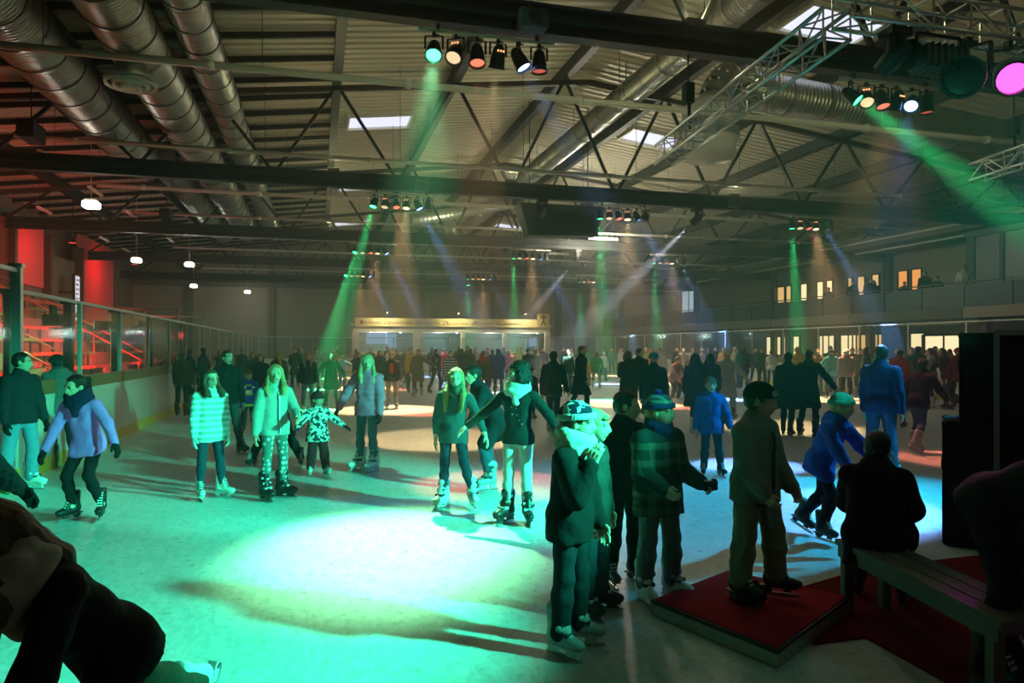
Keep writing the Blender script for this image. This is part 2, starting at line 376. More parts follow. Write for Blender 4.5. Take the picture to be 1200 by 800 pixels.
# ------------------------------------------------------------------ grandstand on the left
STEP = plain('stand_concrete', (0.20, 0.19, 0.18), 0.85, 0, 0.1, 6)
REDW = plain('red_lit_bench_plank', (0.55, 0.09, 0.07), 0.45); GRNW = plain('green_lit_bench_plank', (0.10, 0.45, 0.14), 0.45)  # red and green light put into the colours of the wooden planks
RAILR = plain('red_rail', (0.5, 0.06, 0.05), 0.4)
st = empty('grandstand', (-5.6, 13, 0), 0, 'stepped grandstand with red-lit and green-lit bench planks behind the left boards', 'grandstand')
NROW = 9
for k in range(NROW):
    z = 0.35 + 0.42 * k; x = -0.6 - 0.72 * k
    MB().box((x, 12.2, z / 2), (0.72, 24, z)).build('step', STEP, st)
    for j in range(8):
        yy = 1.6 + 3.0 * j
        if j in (2, 5): continue                      # aisles
        MB().box((x, yy, z + 0.40), (0.34, 2.7, 0.09)).build('bench_plank', GRNW if (j + k) % 3 == 0 else REDW, st)
        for s in (-1.1, 0, 1.1): MB().box((x, yy + s, z + 0.19), (0.05, 0.06, 0.38)).build('bench_foot', BLACK, st)
for j in (2, 5):
    yy = 1.6 + 3.0 * j
    m_ = MB()
    for s in (-1.2, 1.2):
        m_.tube((-0.5, yy + s, 0.35 + 0.95), (-6.6, yy + s, 4.0 + 0.95), 0.025, n=6)
        for k in range(0, NROW, 2): m_.tube((-0.6 - 0.72 * k, yy + s, 0.35 + 0.42 * k), (-0.6 - 0.72 * k, yy + s, 0.35 + 0.42 * k + 0.97), 0.022, n=6)
    m_.build('stair_rail', RAILR, st, smooth=True)
    for k in range(NROW): MB().box((-0.36 - 0.72 * k, yy, 0.35 + 0.42 * k - 0.1), (0.3, 2.2, 0.2)).build('stair_step', STEP, st)
# dark columns between boards and stand
for k, yy in enumerate((13.2, 16.0, 19.4, 23.2, 28.0)):
    o = MB().box((0, 0, 1.35), (0.14, 0.18, 2.7)).box((0, 0, 0.03), (0.3, 0.3, 0.06)).box((0, 0, 2.66), (0.22, 0.26, 0.08)).build('stand_column', STEEL); o.location = (-4.75, yy, 0)
    tag(o, 'dark steel column in front of the grandstand, %s counted from the camera' % ['first', 'second', 'third', 'fourth', 'fifth'][k], 'column', 'columns in front of the grandstand')
# upper wall behind the stand: panels between dark piers, red light put into their colours
PANEL = plain('red_lit_wall_panel', (0.55, 0.10, 0.10), 0.7); PINK = plain('pale_red_lit_panel', (0.62, 0.22, 0.24), 0.7); DRED = plain('dim_red_lit_panel', (0.14, 0.025, 0.02), 0.8)
ub = MB().box((-12.9, 25, 3.2), (0.5, 42, 6.4)).build('wall_stand', WALLD); ub['kind'] = 'structure'
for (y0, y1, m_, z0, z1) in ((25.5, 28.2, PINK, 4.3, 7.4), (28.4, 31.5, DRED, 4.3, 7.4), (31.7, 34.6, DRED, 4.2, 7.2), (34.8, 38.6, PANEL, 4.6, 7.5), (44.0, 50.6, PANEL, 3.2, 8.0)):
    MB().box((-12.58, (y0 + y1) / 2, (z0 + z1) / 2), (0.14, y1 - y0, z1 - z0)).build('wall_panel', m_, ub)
for yy in (25.3, 34.7, 38.9, 43.7): MB().box((-12.5, yy, 3.6), (0.5, 0.3, 7.2)).build('pier', STEEL2, ub)
def red_flood(loc, tgt, power, lab, ang=70):  # fixtures unseen, added for the red light on the stand
    r = empty('added_red_floodlight', loc, 0, lab, 'floodlight', 'added red floodlights over the stand')
    MB().box((0, 0, 0), (0.3, 0.3, 0.22)).build('housing', BLACK, r); MB().box((0, 0, -0.12), (0.24, 0.24, 0.02)).build('lens', emit('red_lens', (1, 0.05, 0.04), 1), r)
    MB().box((0, 0, 0.2), (0.05, 0.3, 0.2)).build('bracket', BLACK, r); (MB().tube((0, 0, 0.25), (0, 0, roof_z(loc[0]) - loc[2]), 0.015, n=6) if loc[2] > 4 else MB().box((0.175, 0, 0), (0.05, 0.1, 0.1))).build('rod', BLACK, r)
    v = (Vector(tgt) - Vector(loc)).normalized() * 0.34
    spot(r, 'lamp', Vector(loc) + v, tgt, (1, 0.03, 0.04), power, ang, 1.0, 0.1)
red_flood((-10.4, 26.5, 6.6), (-12.6, 27.6, 5.5), 110, 'added red floodlight washing the pale red-lit panel at the left edge', 160)
red_flood((-10.6, 36.2, 6.6), (-12.6, 36.8, 5.5), 120, 'added red floodlight washing the square red-lit panel above the stand', 160)
red_flood((-10.4, 46.5, 6.8), (-12.6, 47, 5.4), 280, 'added red floodlight washing the broad red-lit pillar', 160)
for k, yy in enumerate((16.0, 23.2, 28.0)):
    red_flood((-5.02, yy, 2.3), (-9.0, yy + 2.0, 1.9), 1500, 'added red floodlight on the %s column in front of the stand' % ['second', 'fourth', 'fifth'][k], 150)
sg = empty('lit_sign', (-11.9, 41.2, 0), 0, 'narrow upright white illuminated sign beside the red-lit pillar', 'sign')
MB().box((0, 0, 4.3), (0.12, 0.75, 2.4)).build('case', BLACK, sg); MB().box((-0.4, 0, 4.6), (0.75, 0.1, 0.1)).build('bracket', BLACK, sg); MB().box((0.07, 0, 4.3), (0.02, 0.62, 2.25)).build('face', emit('white_sign_face', (0.9, 0.92, 1), 0.7), sg)
lm = MB()
for k in range(9):
    z = 3.35 + k * 0.235
    for q in range(random.randint(2, 3)): lm.box((0.085, -0.18 + q * 0.17, z), (0.01, random.uniform(0.05, 0.13), random.uniform(0.08, 0.15)))
lm.build('lettering', BLACK, sg)

# ------------------------------------------------------------------ balcony and windows on the right
BFRONT = plain('balcony_front', (0.012, 0.018, 0.022), 0.5); FASC = plain('balcony_fascia', (0.34, 0.28, 0.19), 0.7)
bal = empty('balcony', (24, 25, 3.0), 0, 'spectator balcony with dark front along the right wall', 'balcony')
MB().box((4, 0, 0.12), (8, 66, 0.3)).build('deck', WALLD, bal)
for k in range(11):
    yy = -30 + 6 * k
    MB().box((-0.05, yy, 0.12), (0.14, 5.96, 0.42)).build('fascia_panel', FASC if yy < -2 else WALLD, bal)
    for q in range(3): MB().box((0, yy - 2 + 2 * q, 0.78), (0.05, 1.94, 0.85)).build('front_panel', BFRONT, bal)
    MB().box((0, yy, 1.3), (0.07, 6.0, 0.05)).build('handrail', STEEL2, bal)
    MB().box((0.08, yy + 3, 0.8), (0.07, 0.07, 1.05)).build('rail_post', STEEL, bal)
    MB().box((1.0, yy + 3, -1.53), (0.3, 0.3, 2.98)).build('column', WALLD, bal)
WARM = emit('warm_lit_window', (1.0, 0.60, 0.22), 0.85); WARM2 = emit('pale_lit_window', (1.0, 0.78, 0.42), 1.3); ORNG = emit('orange_lit_window', (1.0, 0.36, 0.08), 0.95)
FRAME = plain('dark_window_frame', (0.05, 0.035, 0.02), 0.6)
wk = 10
def wall_window(px, z0, z1, wdt, mat, two=False):
    global wk
    t = math.atan((px - 600) / FPX) + YAW; y = XR / math.tan(t); wk += 1
    w_ = empty('window_%d' % wk, (XR, y, (z0 + z1) / 2)); w_['kind'] = 'structure'; h = z1 - z0
    MB().box((-0.02, 0, 0), (0.03, wdt, h)).build('pane', mat, w_)
    f = MB()
    for s in (-1, 1):
        f.box((-0.04, s * (wdt / 2 + 0.04), 0), (0.1, 0.08, h + 0.16)); f.box((-0.04, 0, s * (h / 2 + 0.04)), (0.1, wdt, 0.08))
    f.build('frame', FRAME, w_)
    if two: MB().box((-0.05, 0, 0), (0.06, 0.07, h)).build('mullion', FRAME, w_)
for px, wd, m_ in ((916, .75, WARM), (925, .5, WARM), (943, .6, WARM2), (962, .55, WARM2), (973, .5, WARM2), (997, .3, WARM), (1010, .55, WARM), (1027, .5, WARM), (1059, .62, ORNG), (1075, .62, ORNG)):
    wall_window(px, 4.3, 6.1, wd, m_)
for px, wd, m_ in ((903, .8, WARM2), (912, .7, WARM2), (921, .5, WARM2), (934, .6, WARM2), (963, .3, WARM2), (972, 1.0, WARM2), (995, 1.3, WARM2), (1009, 1.2, WARM), (1026, 1.1, WARM), (1039, 1.1, ORNG), (1076, .9, WARM2)):
    wall_window(px, 1.3, 2.55, wd, m_, wd > 0.9)
t = math.atan((1107 - 600) / FPX) + YAW; yd = XR / math.tan(t)
d_ = empty('door_1', (XR, yd, 0)); d_['kind'] = 'structure'
MB().box((-0.02, 0, 1.2), (0.03, 2.6, 2.4)).build('lit_glazing', emit('doorway_glow', (1.0, 0.72, 0.42), 1.6), d_)
f = MB()
for s in (-1, 1): f.box((-0.05, s * 1.35, 1.25), (0.12, 0.1, 2.5))
f.box((-0.05, 0, 2.47), (0.12, 2.6, 0.1)); f.build('door_frame', FRAME, d_); MB().box((-0.05, 0, 1.2), (0.08, 0.08, 2.4)).build('mullion', FRAME, d_)
# pale blue-white window high on the far right wall
w_ = empty('window_30', (XR - 0.02, 57.5, 5.4)); w_['kind'] = 'structure'
for q in (-1, 1):
    MB().box((0, q * 0.62, 0.35), (0.04, 1.15, 2.2)).build('pane', emit('blue_white_window', (0.62, 0.80, 0.85), 0.55), w_)
    MB().box((0, q * 0.62, -1.3), (0.04, 1.15, 0.9)).build('pane', emit('blue_white_window', (0.62, 0.80, 0.85), 0.55), w_)
MB().box((-0.03, 0, -0.8), (0.08, 2.5, 0.1)).box((-0.03, 0, 0.3), (0.08, 0.08, 3.6)).build('frame', FRAME, w_)
# eave conduits along the right wall and dark glazed booth on the balcony
for k, (x, z) in enumerate(((28.6, 7.5), (29.6, 7.1))):
    o = MB().tube((0, 14, 0), (0, 52, 0), 0.06, n=8).build('eave_pipe', PIPE, smooth=True); o.location = (x, 0, z)
    tag(o, ('upper' if k == 0 else 'lower') + ' pale pipe running along the eaves above the balcony', 'pipe', 'eave pipes')
eb = struct('trim_1', MB().box((30.3, 25, 7.45), (3.3, 70, 0.5)), WALLD)
bo = empty('commentary_booth', (28.6, 21.5, 3.3), 0, 'dark glazed booth standing on the balcony at the right', 'booth')
MB().box((0, 0, 0.6), (3.4, 6.0, 1.2)).build('base_wall', BFRONT, bo); MB().box((0, 0, 3.3), (3.6, 6.2, 0.25)).build('roof', BFRONT, bo)
for q in range(5): MB().box((-1.65, -2.9 + q * 1.45, 2.2), (0.1, 0.16 if q % 2 else 0.4, 2.0)).build('post', STEEL, bo)
for q in range(4): MB().box((-1.65, -2.17 + q * 1.45, 2.2), (0.02, 1.2, 1.95)).build('pane', plain('dark_booth_pane', (0.02, 0.028, 0.028), 0.4), bo)

# ------------------------------------------------------------------ sponsor kiosk behind the far boards
KW = plain('kiosk_white', (0.66, 0.66, 0.56), 0.6); SIGN = plain('cream_sign_board', (0.75, 0.64, 0.30), 0.5); BROWN = plain('brown_sign_print', (0.22, 0.08, 0.03), 0.6)
kx0, kx1, ky = 2.5, 17.7, 53.6
ks = empty('sponsor_kiosk', ((kx0 + kx1) / 2, ky, 0), 0, 'long white kiosk with windows behind the far boards', 'kiosk'); kw = kx1 - kx0
MB().box((0, 1.4, 0.75), (kw, 2.6, 1.5)).build('base_wall', KW, ks); MB().box((0, 1.4, 3.2), (kw, 2.6, 0.5)).build('head_wall', KW, ks); MB().box((0, 1.4, 3.5), (kw + 0.3, 2.9, 0.12)).build('roof', KW, ks)
MB().box((0, 2.6, 2.2), (kw, 0.1, 1.6)).build('back_wall', plain('kiosk_inside', (0.14, 0.17, 0.17), 0.8), ks)
for q, x in enumerate((-7.4, -3.0, -2.6, 0.6, 3.9, 7.4)): MB().box((x, 0.15, 2.2), (0.45 if q in (0, 5) else 0.28, 0.22, 1.5)).build('pier', KW, ks)
for q, (xa, xb) in enumerate(((-7.1, -5.2), (-5.1, -3.2), (-2.4, 0.4), (0.8, 3.7), (4.1, 5.6), (5.7, 7.1))):
    MB().box(((xa + xb) / 2, 0.12, 2.2), (xb - xa, 0.02, 1.4)).build('pane', glass_mat('kiosk_glass', (0.7, 0.8, 0.78)), ks)
MB().box((-5.5, 0.6, 2.45), (2.2, 0.06, 0.75)).box((-4.7, 0.6, 2.0), (0.7, 0.06, 0.4)).build('lit_screen', emit('kiosk_screen', (0.45, 0.62, 1.0), 0.9), ks)
MB().box((6.3, 0.6, 2.25), (0.7, 0.06, 0.7)).build('lit_screen', emit('kiosk_screen', (0.45, 0.62, 1.0), 0.9), ks)
sb = empty('sponsor_sign', ((kx0 + kx1) / 2, ky - 0.12, 3.42), 0, 'long cream sponsor sign with brown lettering on top of the kiosk', 'sign')
MB().box((-0.2, 0, 0.26), (kw - 0.7, 0.08, 0.62)).build('board', SIGN, sb); MB().box((6.95, -0.03, 0.5), (1.0, 0.1, 1.05)).build('emblem_board', SIGN, sb)
lm = MB(); x = -6.7
for wl_ in (1.5, 0, 2.3, 0, 2.0, 0, 2.2, 0, 1.8, 0, 2.6, 0):       # seven blurred words with ticks between them, too small to read
    if wl_ == 0:
        lm.bar((x + 0.02, -0.05, 0.22), (x + 0.09, -0.05, 0.12), 0.02, 0.05); lm.bar((x + 0.09, -0.05, 0.12), (x + 0.24, -0.05, 0.36), 0.02, 0.05); x += 0.34; continue
    e = x + wl_ * 0.72
    lm.box((x, -0.05, 0.22), (0.05, 0.02, 0.25))
    while x < e:
        h = random.choice((0.13, 0.13, 0.13, 0.2)); lm.box((x + 0.05, -0.05, 0.14 + h / 2), (0.035, 0.02, h)); lm.box((x + 0.09, -0.05, 0.14 + random.choice((0.015, 0.12))), (0.07, 0.02, 0.03)); x += 0.125
    x += 0.22
lm.build('lettering', BROWN, sb)
em = MB()
em.box((6.95, -0.09, 0.78), (0.12, 0.03, 0.2)); em.tube((6.95, -0.1, 0.84), (6.95, -0.07, 0.84), 0.11, n=12)
for a, b in (((6.95, .72), (6.95, .42)), ((6.7, .8), (6.95, .66)), ((7.2, .8), (6.95, .66)), ((6.95, .45), (6.75, .12)), ((6.95, .45), (7.15, .12))): em.bar((a[0], -0.09, a[1]), (b[0], -0.09, b[1]), 0.02, 0.11)
em.build('emblem', BROWN, sb); MB().tube((-6.95, -0.07, 0.24), (-6.95, -0.03, 0.24), 0.16, n=12).build('logo', BROWN, sb)

for k, x in enumerate((-5.2, 0.0, 5.2)):  # lamps added to brighten the sponsor sign
    r = empty('added_sign_lamp', ((kx0 + kx1) / 2 + x, ky - 1.3, 4.35), 0, '%s added gooseneck lamp lighting the sponsor sign' % ['left', 'middle', 'right'][k], 'lamp', 'added lamps over the sponsor sign')
    MB().tube((0, 0, 0), (0, 0.12, 0.05), 0.07, 0.05, n=12).build('shade', BLACK, r); MB().tube((0, 0.1, 0.05), (0, 1.28, -0.12), 0.02, n=6).build('arm', BLACK, r)
    spot(r, 'lamp', Vector(r.location) + Vector((0, -0.06, -0.06)), Vector(r.location) + Vector((0, 1.2, -0.75)), (1.0, 0.88, 0.55), 200, 140, 0.8, 0.06)
for k, x in enumerate((-6.3, -5.2, -4.1, 0.2, 6.6)):
    MB().box((x, 0.35, 2.92), (0.12, 0.12, 0.05)).build('downlight', emit('kiosk_downlight', (0.95, 0.97, 1.0), 8), ks)
for k, x in enumerate((-5.5, -1.0, 3.0, 6.0)):  # fill lamps added inside the kiosk to brighten it
    d = bpy.data.lights.new('lamp', 'POINT'); d.energy = 130; d.color = (0.85, 0.95, 0.9); d.shadow_soft_size = 0.2
    o = bpy.data.objects.new('lamp', d); COL.objects.link(o); o.parent = ks; o.location = (x, 1.2, 2.75)
r = empty('added_green_floodlight', (-5.02, 19.4, 2.3), 0, 'added green floodlight on the third column in front of the stand', 'floodlight')  # floodlight added for the green light on the stand
MB().box((0, 0, 0), (0.3, 0.3, 0.22)).build('housing', BLACK, r); MB().box((-0.16, 0, 0), (0.02, 0.24, 0.18)).build('lens', emit('green_flood_lens', (0.1, 1, 0.3), 1), r); MB().box((0.17, 0, 0), (0.06, 0.1, 0.1)).build('rod', BLACK, r)
spot(r, 'lamp', (-5.3, 19.5, 2.3), (-9, 21.5, 1.9), (0.12, 1.0, 0.30), 1300, 120, 1.0, 0.1)
# ------------------------------------------------------------------ ducts
def duct(name, pts, rad, lab, n=28, seam=1.15, group=None):
    r = empty(name, pts[0], 0, lab, 'duct', group); p0 = Vector(pts[0])
    for a, b in zip(pts[:-1], pts[1:]):
        a = Vector(a) - p0; b = Vector(b) - p0; L = (b - a).length; d = (b - a) / L; k = max(1, round(L / seam)); s = L / k
        for i in range(k):
            # each pipe length has fine spiral ribs and a raised joint band
            up = Vector((0, 0, 1)) if abs(d.z) < 0.95 else Vector((1, 0, 0)); x = d.cross(up).normalized(); y = x.cross(d)
            M = Matrix((x, y, d)).transposed().to_4x4(); M.translation = a + d * (i * s)
            prof = []; nr = 10 if rad > 0.3 else 5
            for q in range(nr):
                z = s * (q / nr); prof += [(rad, z + 0.004), (rad, z + s / nr * 0.8), (rad + 0.008, z + s / nr * 0.9)]
            prof = [(rad + 0.025, 0.0), (rad + 0.025, 0.05)] + [p for p in prof if p[1] > 0.05] + [(rad, s)]
            MB().lathe(prof, n, M).build('duct_length', DUCT, r, smooth=True)
        for e, sg_ in ((a, -1), (b, 1)):
            MB().tube(e, e + d * 0.01 * sg_, rad * 0.99, n=n).build('end_cap', DUCT, r)
    for i in range(1, int(L / 5)):
        q = a + d * (i * 5); MB().tube(q + Vector((0, 0, rad)), (q.x, q.y, roof_z(q.x + p0.x) - p0.z), 0.012, n=5).build('hanger', STEEL, r)
    if L < 10: q = (a + b) / 2; MB().tube(q + Vector((0, 0, rad)), (q.x, q.y, roof_z(q.x + p0.x) - p0.z), 0.012, n=5).build('hanger', STEEL, r)
    return r
D1 = duct('ventilation_duct', [(-2.65, 4, 9.0), (-2.65, 47, 9.0)], 0.45, 'slim galvanised duct, rightmost of the three on the left', group='ducts under the left roof')
D2 = duct('ventilation_duct', [(-3.9, 4, 8.55), (-3.9, 44, 8.55)], 0.62, 'middle galvanised duct of the three under the left roof', group='ducts under the left roof')
D3 = duct('ventilation_duct', [(-5.9, 4, 8.36), (-5.9, 26.5, 8.36)], 0.70, 'thickest galvanised duct, leftmost of the three on the left', group='ducts under the left roof')
duct('ventilation_duct', [(-5.3, 27.5, 8.4), (-5.3, 45, 8.4)], 0.5, 'short galvanised duct continuing behind the second roof beam on the left', group='ducts under the left roof')
duct('ventilation_duct', [(9.9, 12.0, 10.1), (9.9, 50, 10.1)], 0.42, 'galvanised duct running along the ridge of the roof', group='ducts under the right roof')
duct('ventilation_duct', [(11.4, 17.4, 8.9), (24.5, 17.4, 7.9)], 0.55, 'thick galvanised duct sloping down to the right behind the stage truss', group='ducts under the right roof')
duct('ventilation_duct', [(14.5, 27.2, 7.9), (27.5, 26.0, 8.1)], 0.33, 'thin galvanised duct running towards the balcony', group='ducts under the right roof')
duct('ventilation_duct', [(4.5, 35.6, 8.1), (9.6, 35.6, 9.2)], 0.3, 'thin bent galvanised duct far down the hall', group='ducts under the right roof')
# diffuser under the thick duct
df = empty('duct_diffuser', (-3.9, 17.2, 7.5), 0, 'round ringed air diffuser hanging under the middle left duct', 'diffuser')
for k, (r0, r1) in enumerate(((0.54, 0.46), (0.38, 0.30), (0.22, 0.12))):
    MB().lathe([(r0, 0.0), (r0 - 0.02, -0.06 - 0.04 * k), (r1, -0.03 - 0.04 * k), (r1, 0.02), (r0, 0.05)], 28).build('ring', PIPE, df, smooth=True)
MB().tube((0, 0, 0), (0, 0, 0.42), 0.4, 0.3, n=24).build('neck', DUCT, df, smooth=True); MB().tube((0, 0, -0.12), (0, 0, 0.0), 0.1, n=16).build('core', PIPE, df)
# bell shaped air unit under the roof, with its elbow
bl = empty('air_unit', (10.3, 17.4, 6.75), 0, 'pale bell-shaped air outlet hanging below the roof near the stage truss', 'air outlet')
UNIT = plain('pale_grey_unit', (0.75, 0.75, 0.70), 0.5)
MB().lathe([(0.0, 0.02), (0.14, 0.0), (0.16, 0.05), (0.62, 0.12), (0.66, 0.3), (0.78, 0.85), (0.78, 0.95)], 28).build('bell', UNIT, bl, smooth=True)
MB().lathe([(0.80, 0.9), (0.82, 1.0), (0.78, 1.1), (0.74, 1.12)], 28).build('rim', DUCT, bl, smooth=True)
MB().lathe([(0.74, 1.1), (0.74, 1.5), (0.55, 1.7), (0.0, 1.72)], 28).build('drum', UNIT, bl, smooth=True)
el = MB()
for k in range(6):
    a0, a1 = math.radians(15 * k), math.radians(15 * (k + 1)); R = 0.9
    el.tube((0.2 + R - R * math.cos(a0), 0, 1.6 + R * math.sin(a0)), (0.2 + R - R * math.cos(a1), 0, 1.6 + R * math.sin(a1)), 0.5, n=20, caps=False)
el.build('elbow', DUCT, bl, smooth=True)

# ------------------------------------------------------------------ spotlights
LENS = {'green': ((0.04, 1.0, 0.28), 9), 'warm': ((1.0, 0.72, 0.40), 1.0), 'red': ((1.0, 0.22, 0.13), 1.2), 'amber': ((1.0, 0.66, 0.30), 3.5), 'blue': ((0.22, 0.40, 1.0), 9), 'dim': ((0.9, 0.12, 0.08), 0.6),
        'white': ((0.85, 0.85, 1.0), 14), 'magenta': ((1.0, 0.05, 0.62), 4), 'teal': ((0.1, 1.0, 0.72), 14), 'cyan': ((0.1, 0.7, 1.0), 12), 'off': ((0, 0, 0), 0)}
GLOW = emit('lamp_vent_glow', (1.0, 0.32, 0.12), 2.5)
def spotlight(loc, tgt, lens, label, group, size=1.0, detail=True, name='spotlight', power=0, angle=14, col=None, blend=0.35, vents=False):
    """loc is the clamp on the bar; the can hangs below and points at tgt"""
    r = empty(name, loc, 0, label, 'spotlight', group); s = size
    v = (Vector(tgt) - (Vector(loc) - Vector((0, 0, 0.26 * s)))).normalized(); c = Vector((0, 0, -0.26 * s))
    q = v.to_track_quat('Z', 'Y').to_matrix().to_4x4(); M = Matrix.Translation(c) @ q
    n = 18 if detail else 10
    MB().lathe([(0.0, -0.17 * s), (0.05 * s, -0.17 * s), (0.085 * s, -0.12 * s), (0.10 * s, -0.05 * s), (0.115 * s, 0.04 * s), (0.12 * s, 0.15 * s), (0.135 * s, 0.16 * s), (0.135 * s, 0.19 * s), (0.118 * s, 0.19 * s), (0.112 * s, 0.155 * s)], n, M).build('housing', BLACK, r, smooth=False)
    lc, ls = LENS[lens]
    MB().lathe([(0.0, 0.168 * s), (0.06 * s, 0.166 * s), (0.112 * s, 0.158 * s)], n, M).build('lens', emit('lens_' + lens, lc, ls) if ls else plain('dark_lens', (0.03, 0.03, 0.035), 0.15), r, smooth=True)
    yk = MB(); side = v.cross(Vector((0, 0, 1)));  side = side.normalized() if side.length > 0.05 else Vector((1, 0, 0))
    for k in (-1, 1):
        yk.bar(c + side * (k * 0.135 * s), Vector((0, 0, -0.06 * s)) + side * (k * 0.135 * s), 0.012 * s, 0.03 * s)
    yk.bar(Vector((0, 0, -0.06 * s)) - side * (0.14 * s), Vector((0, 0, -0.06 * s)) + side * (0.14 * s), 0.03 * s, 0.012 * s); yk.build('yoke', BLACK, r)
    if True:
        MB().box((0, 0, -0.035 * s), (0.05 * s, 0.05 * s, 0.07 * s)).tube((0.02 * s, 0, -0.03), (0.08 * s, 0, -0.03), 0.012 * s, n=6).build('clamp', BLACK, r)
    if vents:
        gl = MB(); sd = side; up = v.cross(sd).normalized()
        if up.y > 0: up = -up
        for k in (-1, 0, 1): MB().box(c - v * (0.08 * s) + up * (0.098 * s) + sd * (k * 0.045 * s), (0.022 * s, 0.022 * s, 0.022 * s)).build('glowing_vent', GLOW, r)
    if power:
        spot(r, 'lamp', Vector(loc) + c + v * (0.21 * s), tgt, col or lc, power, angle, blend, 0.09 * s)
    return r
COLN = ['left', 'middle', 'right']; XC = [2.6, 10.25, 17.9]
PW = dict(green=50000, amber=7000, red=5500, blue=20000)
AN = dict(green=11, amber=30, red=20, blue=13)
def aim(ci, k, kind):
    """floor points the lamps are focused on"""
    x, y = XC[ci], TY[k]
    if kind == 'green': return {(0, 0): (0.65, 6.45, 0)}.get((ci, k), (x - (2.6 if ci == 0 else 0.9), y - (1.5 + 0.6 * k if ci == 0 else 0.6), 0)) if not (ci == 1 and k == 0) else (13.2, 6.0, 0)
    if kind == 'amber': return (x - 0.7, y - 2.2, 0) if k else (x - 0.2, y + 2.6, 0)
    if kind == 'red': return (x + 0.2, y - 3.3, 0) if k else (x - 0.4, y - 2.0, 0)
    if kind == 'blue': return (x + 3.6, y - 1.6, 0) if (ci, k) != (1, 0) else (5.6, 6.6, 0)
for k in range(4):
    for ci in range(3):
        if k == 0 and ci == 2: continue
        x, y = XC[ci], TY[k]; where = '%s bar under the %s roof beam' % (COLN[ci], ORD[k]); grp = 'spotlights on the ' + where
        b = empty('light_bar', (x, y, 6.66), 0, 'pale light bar carrying six spotlights, the ' + where, 'light bar', 'light bars under the roof beams')
        MB().tube((-1.1, 0, 0), (1.1, 0, 0), 0.03, n=8).build('tube', PIPE, b, smooth=True)
        for s in (-0.8, 0.8): MB().box((s, 0, 0.06), (0.05, 0.08, 0.1)).build('clamp', BLACK, b)
        near = k < 2; tg = [aim(ci, k, 'green'), (x - 1.6, y - 2.5, 0), aim(ci, k, 'red'), aim(ci, k, 'amber'), aim(ci, k, 'blue'), (x + 0.9, y - 0.2, 0)]
        if k == 0: tg[1] = (x - 3, y - 4, 0)
        for q, kind in enumerate(('green', 'warm', 'red', 'amber', 'blue', 'dim')):
            lab = {'green': 'bright green spotlight', 'warm': 'black spotlight with warm white lens', 'red': 'black spotlight with salmon red lens', 'amber': 'amber spotlight with glowing vents', 'blue': 'bright blue spotlight', 'dim': 'black spotlight with dim red lens'}[kind]
            spotlight((x - 0.86 + 0.34 * q, y, 6.629), tg[q], kind, lab + ' on the ' + where, grp, 1.0, near, power=PW.get(kind, 0) * (0.33 if (k, ci, kind) == (0, 0, 'green') else 0.4 if (k, kind) == (0, 'amber') else 0.35 if (k, kind) in ((0, 'blue'), (0, 'red')) else 1), blend=1.0 if (k, ci, kind) == (0, 0, 'green') else 0.4, angle=23 if (k, ci, kind) == (0, 0, 'green') else 12 if (k, ci, kind) == (0, 1, 'green') else AN.get(kind, 14), col=(0.26, 1.0, 0.42) if (k, ci, kind) == (0, 0, 'green') else None, vents=kind in ('warm', 'amber') and near)
# white moving heads
def moving_head(loc, tgt, lens, label, power, angle, s=1.0, col=None, group='moving heads under the roof'):
    r = empty('moving_head', loc, 0, label, 'moving head', group)
    MB().box((0, 0, -0.06 * s), (0.34 * s, 0.30 * s, 0.12 * s)).build('base', BLACK, r, bevel=0.015)
    c = Vector((0, 0, -0.38 * s)); v = (Vector(tgt) - Vector(loc) - c).normalized(); side = v.cross(Vector((0, 0, 1))).normalized()
    yk = MB()
    for k in (-1, 1): yk.bar(c + side * (k * 0.17 * s), Vector((0, 0, -0.12 * s)) + side * (k * 0.15 * s), 0.05 * s, 0.1 * s)
    yk.build('yoke', BLACK, r)
    M = Matrix.Translation(c) @ v.to_track_quat('Z', 'Y').to_matrix().to_4x4()
    MB().lathe([(0, -0.24 * s), (0.10 * s, -0.22 * s), (0.14 * s, -0.1 * s), (0.14 * s, 0.1 * s), (0.12 * s, 0.26 * s), (0.10 * s, 0.26 * s), (0.095 * s, 0.22 * s)], 18, M).build('head', BLACK, r, smooth=False)
    lc, ls = LENS[lens]; MB().lathe([(0, 0.23 * s), (0.097 * s, 0.222 * s)], 18, M).build('lens', emit('lens_' + lens, lc, ls) if ls else plain('dark_lens', (0.03, 0.03, 0.035), 0.15), r)
    if power: spot(r, 'lamp', Vector(loc) + c + v * (0.29 * s), tgt, col or lc, power, angle, 0.25, 0.05)
moving_head((13.1, 23.0, 6.755), (7.5, 27, 0), 'white', 'white beam moving head hanging right of the middle bar of the second beam', 60000, 9)
moving_head((12.8, 34.3, 6.755), (8.0, 37, 0), 'white', 'white beam moving head under the third roof beam', 50000, 9)
moving_head((7.3, 23.0, 6.755), (7.2, 30, 0), 'off', 'unlit moving head with white glints beside the hanging screen', 0, 9)

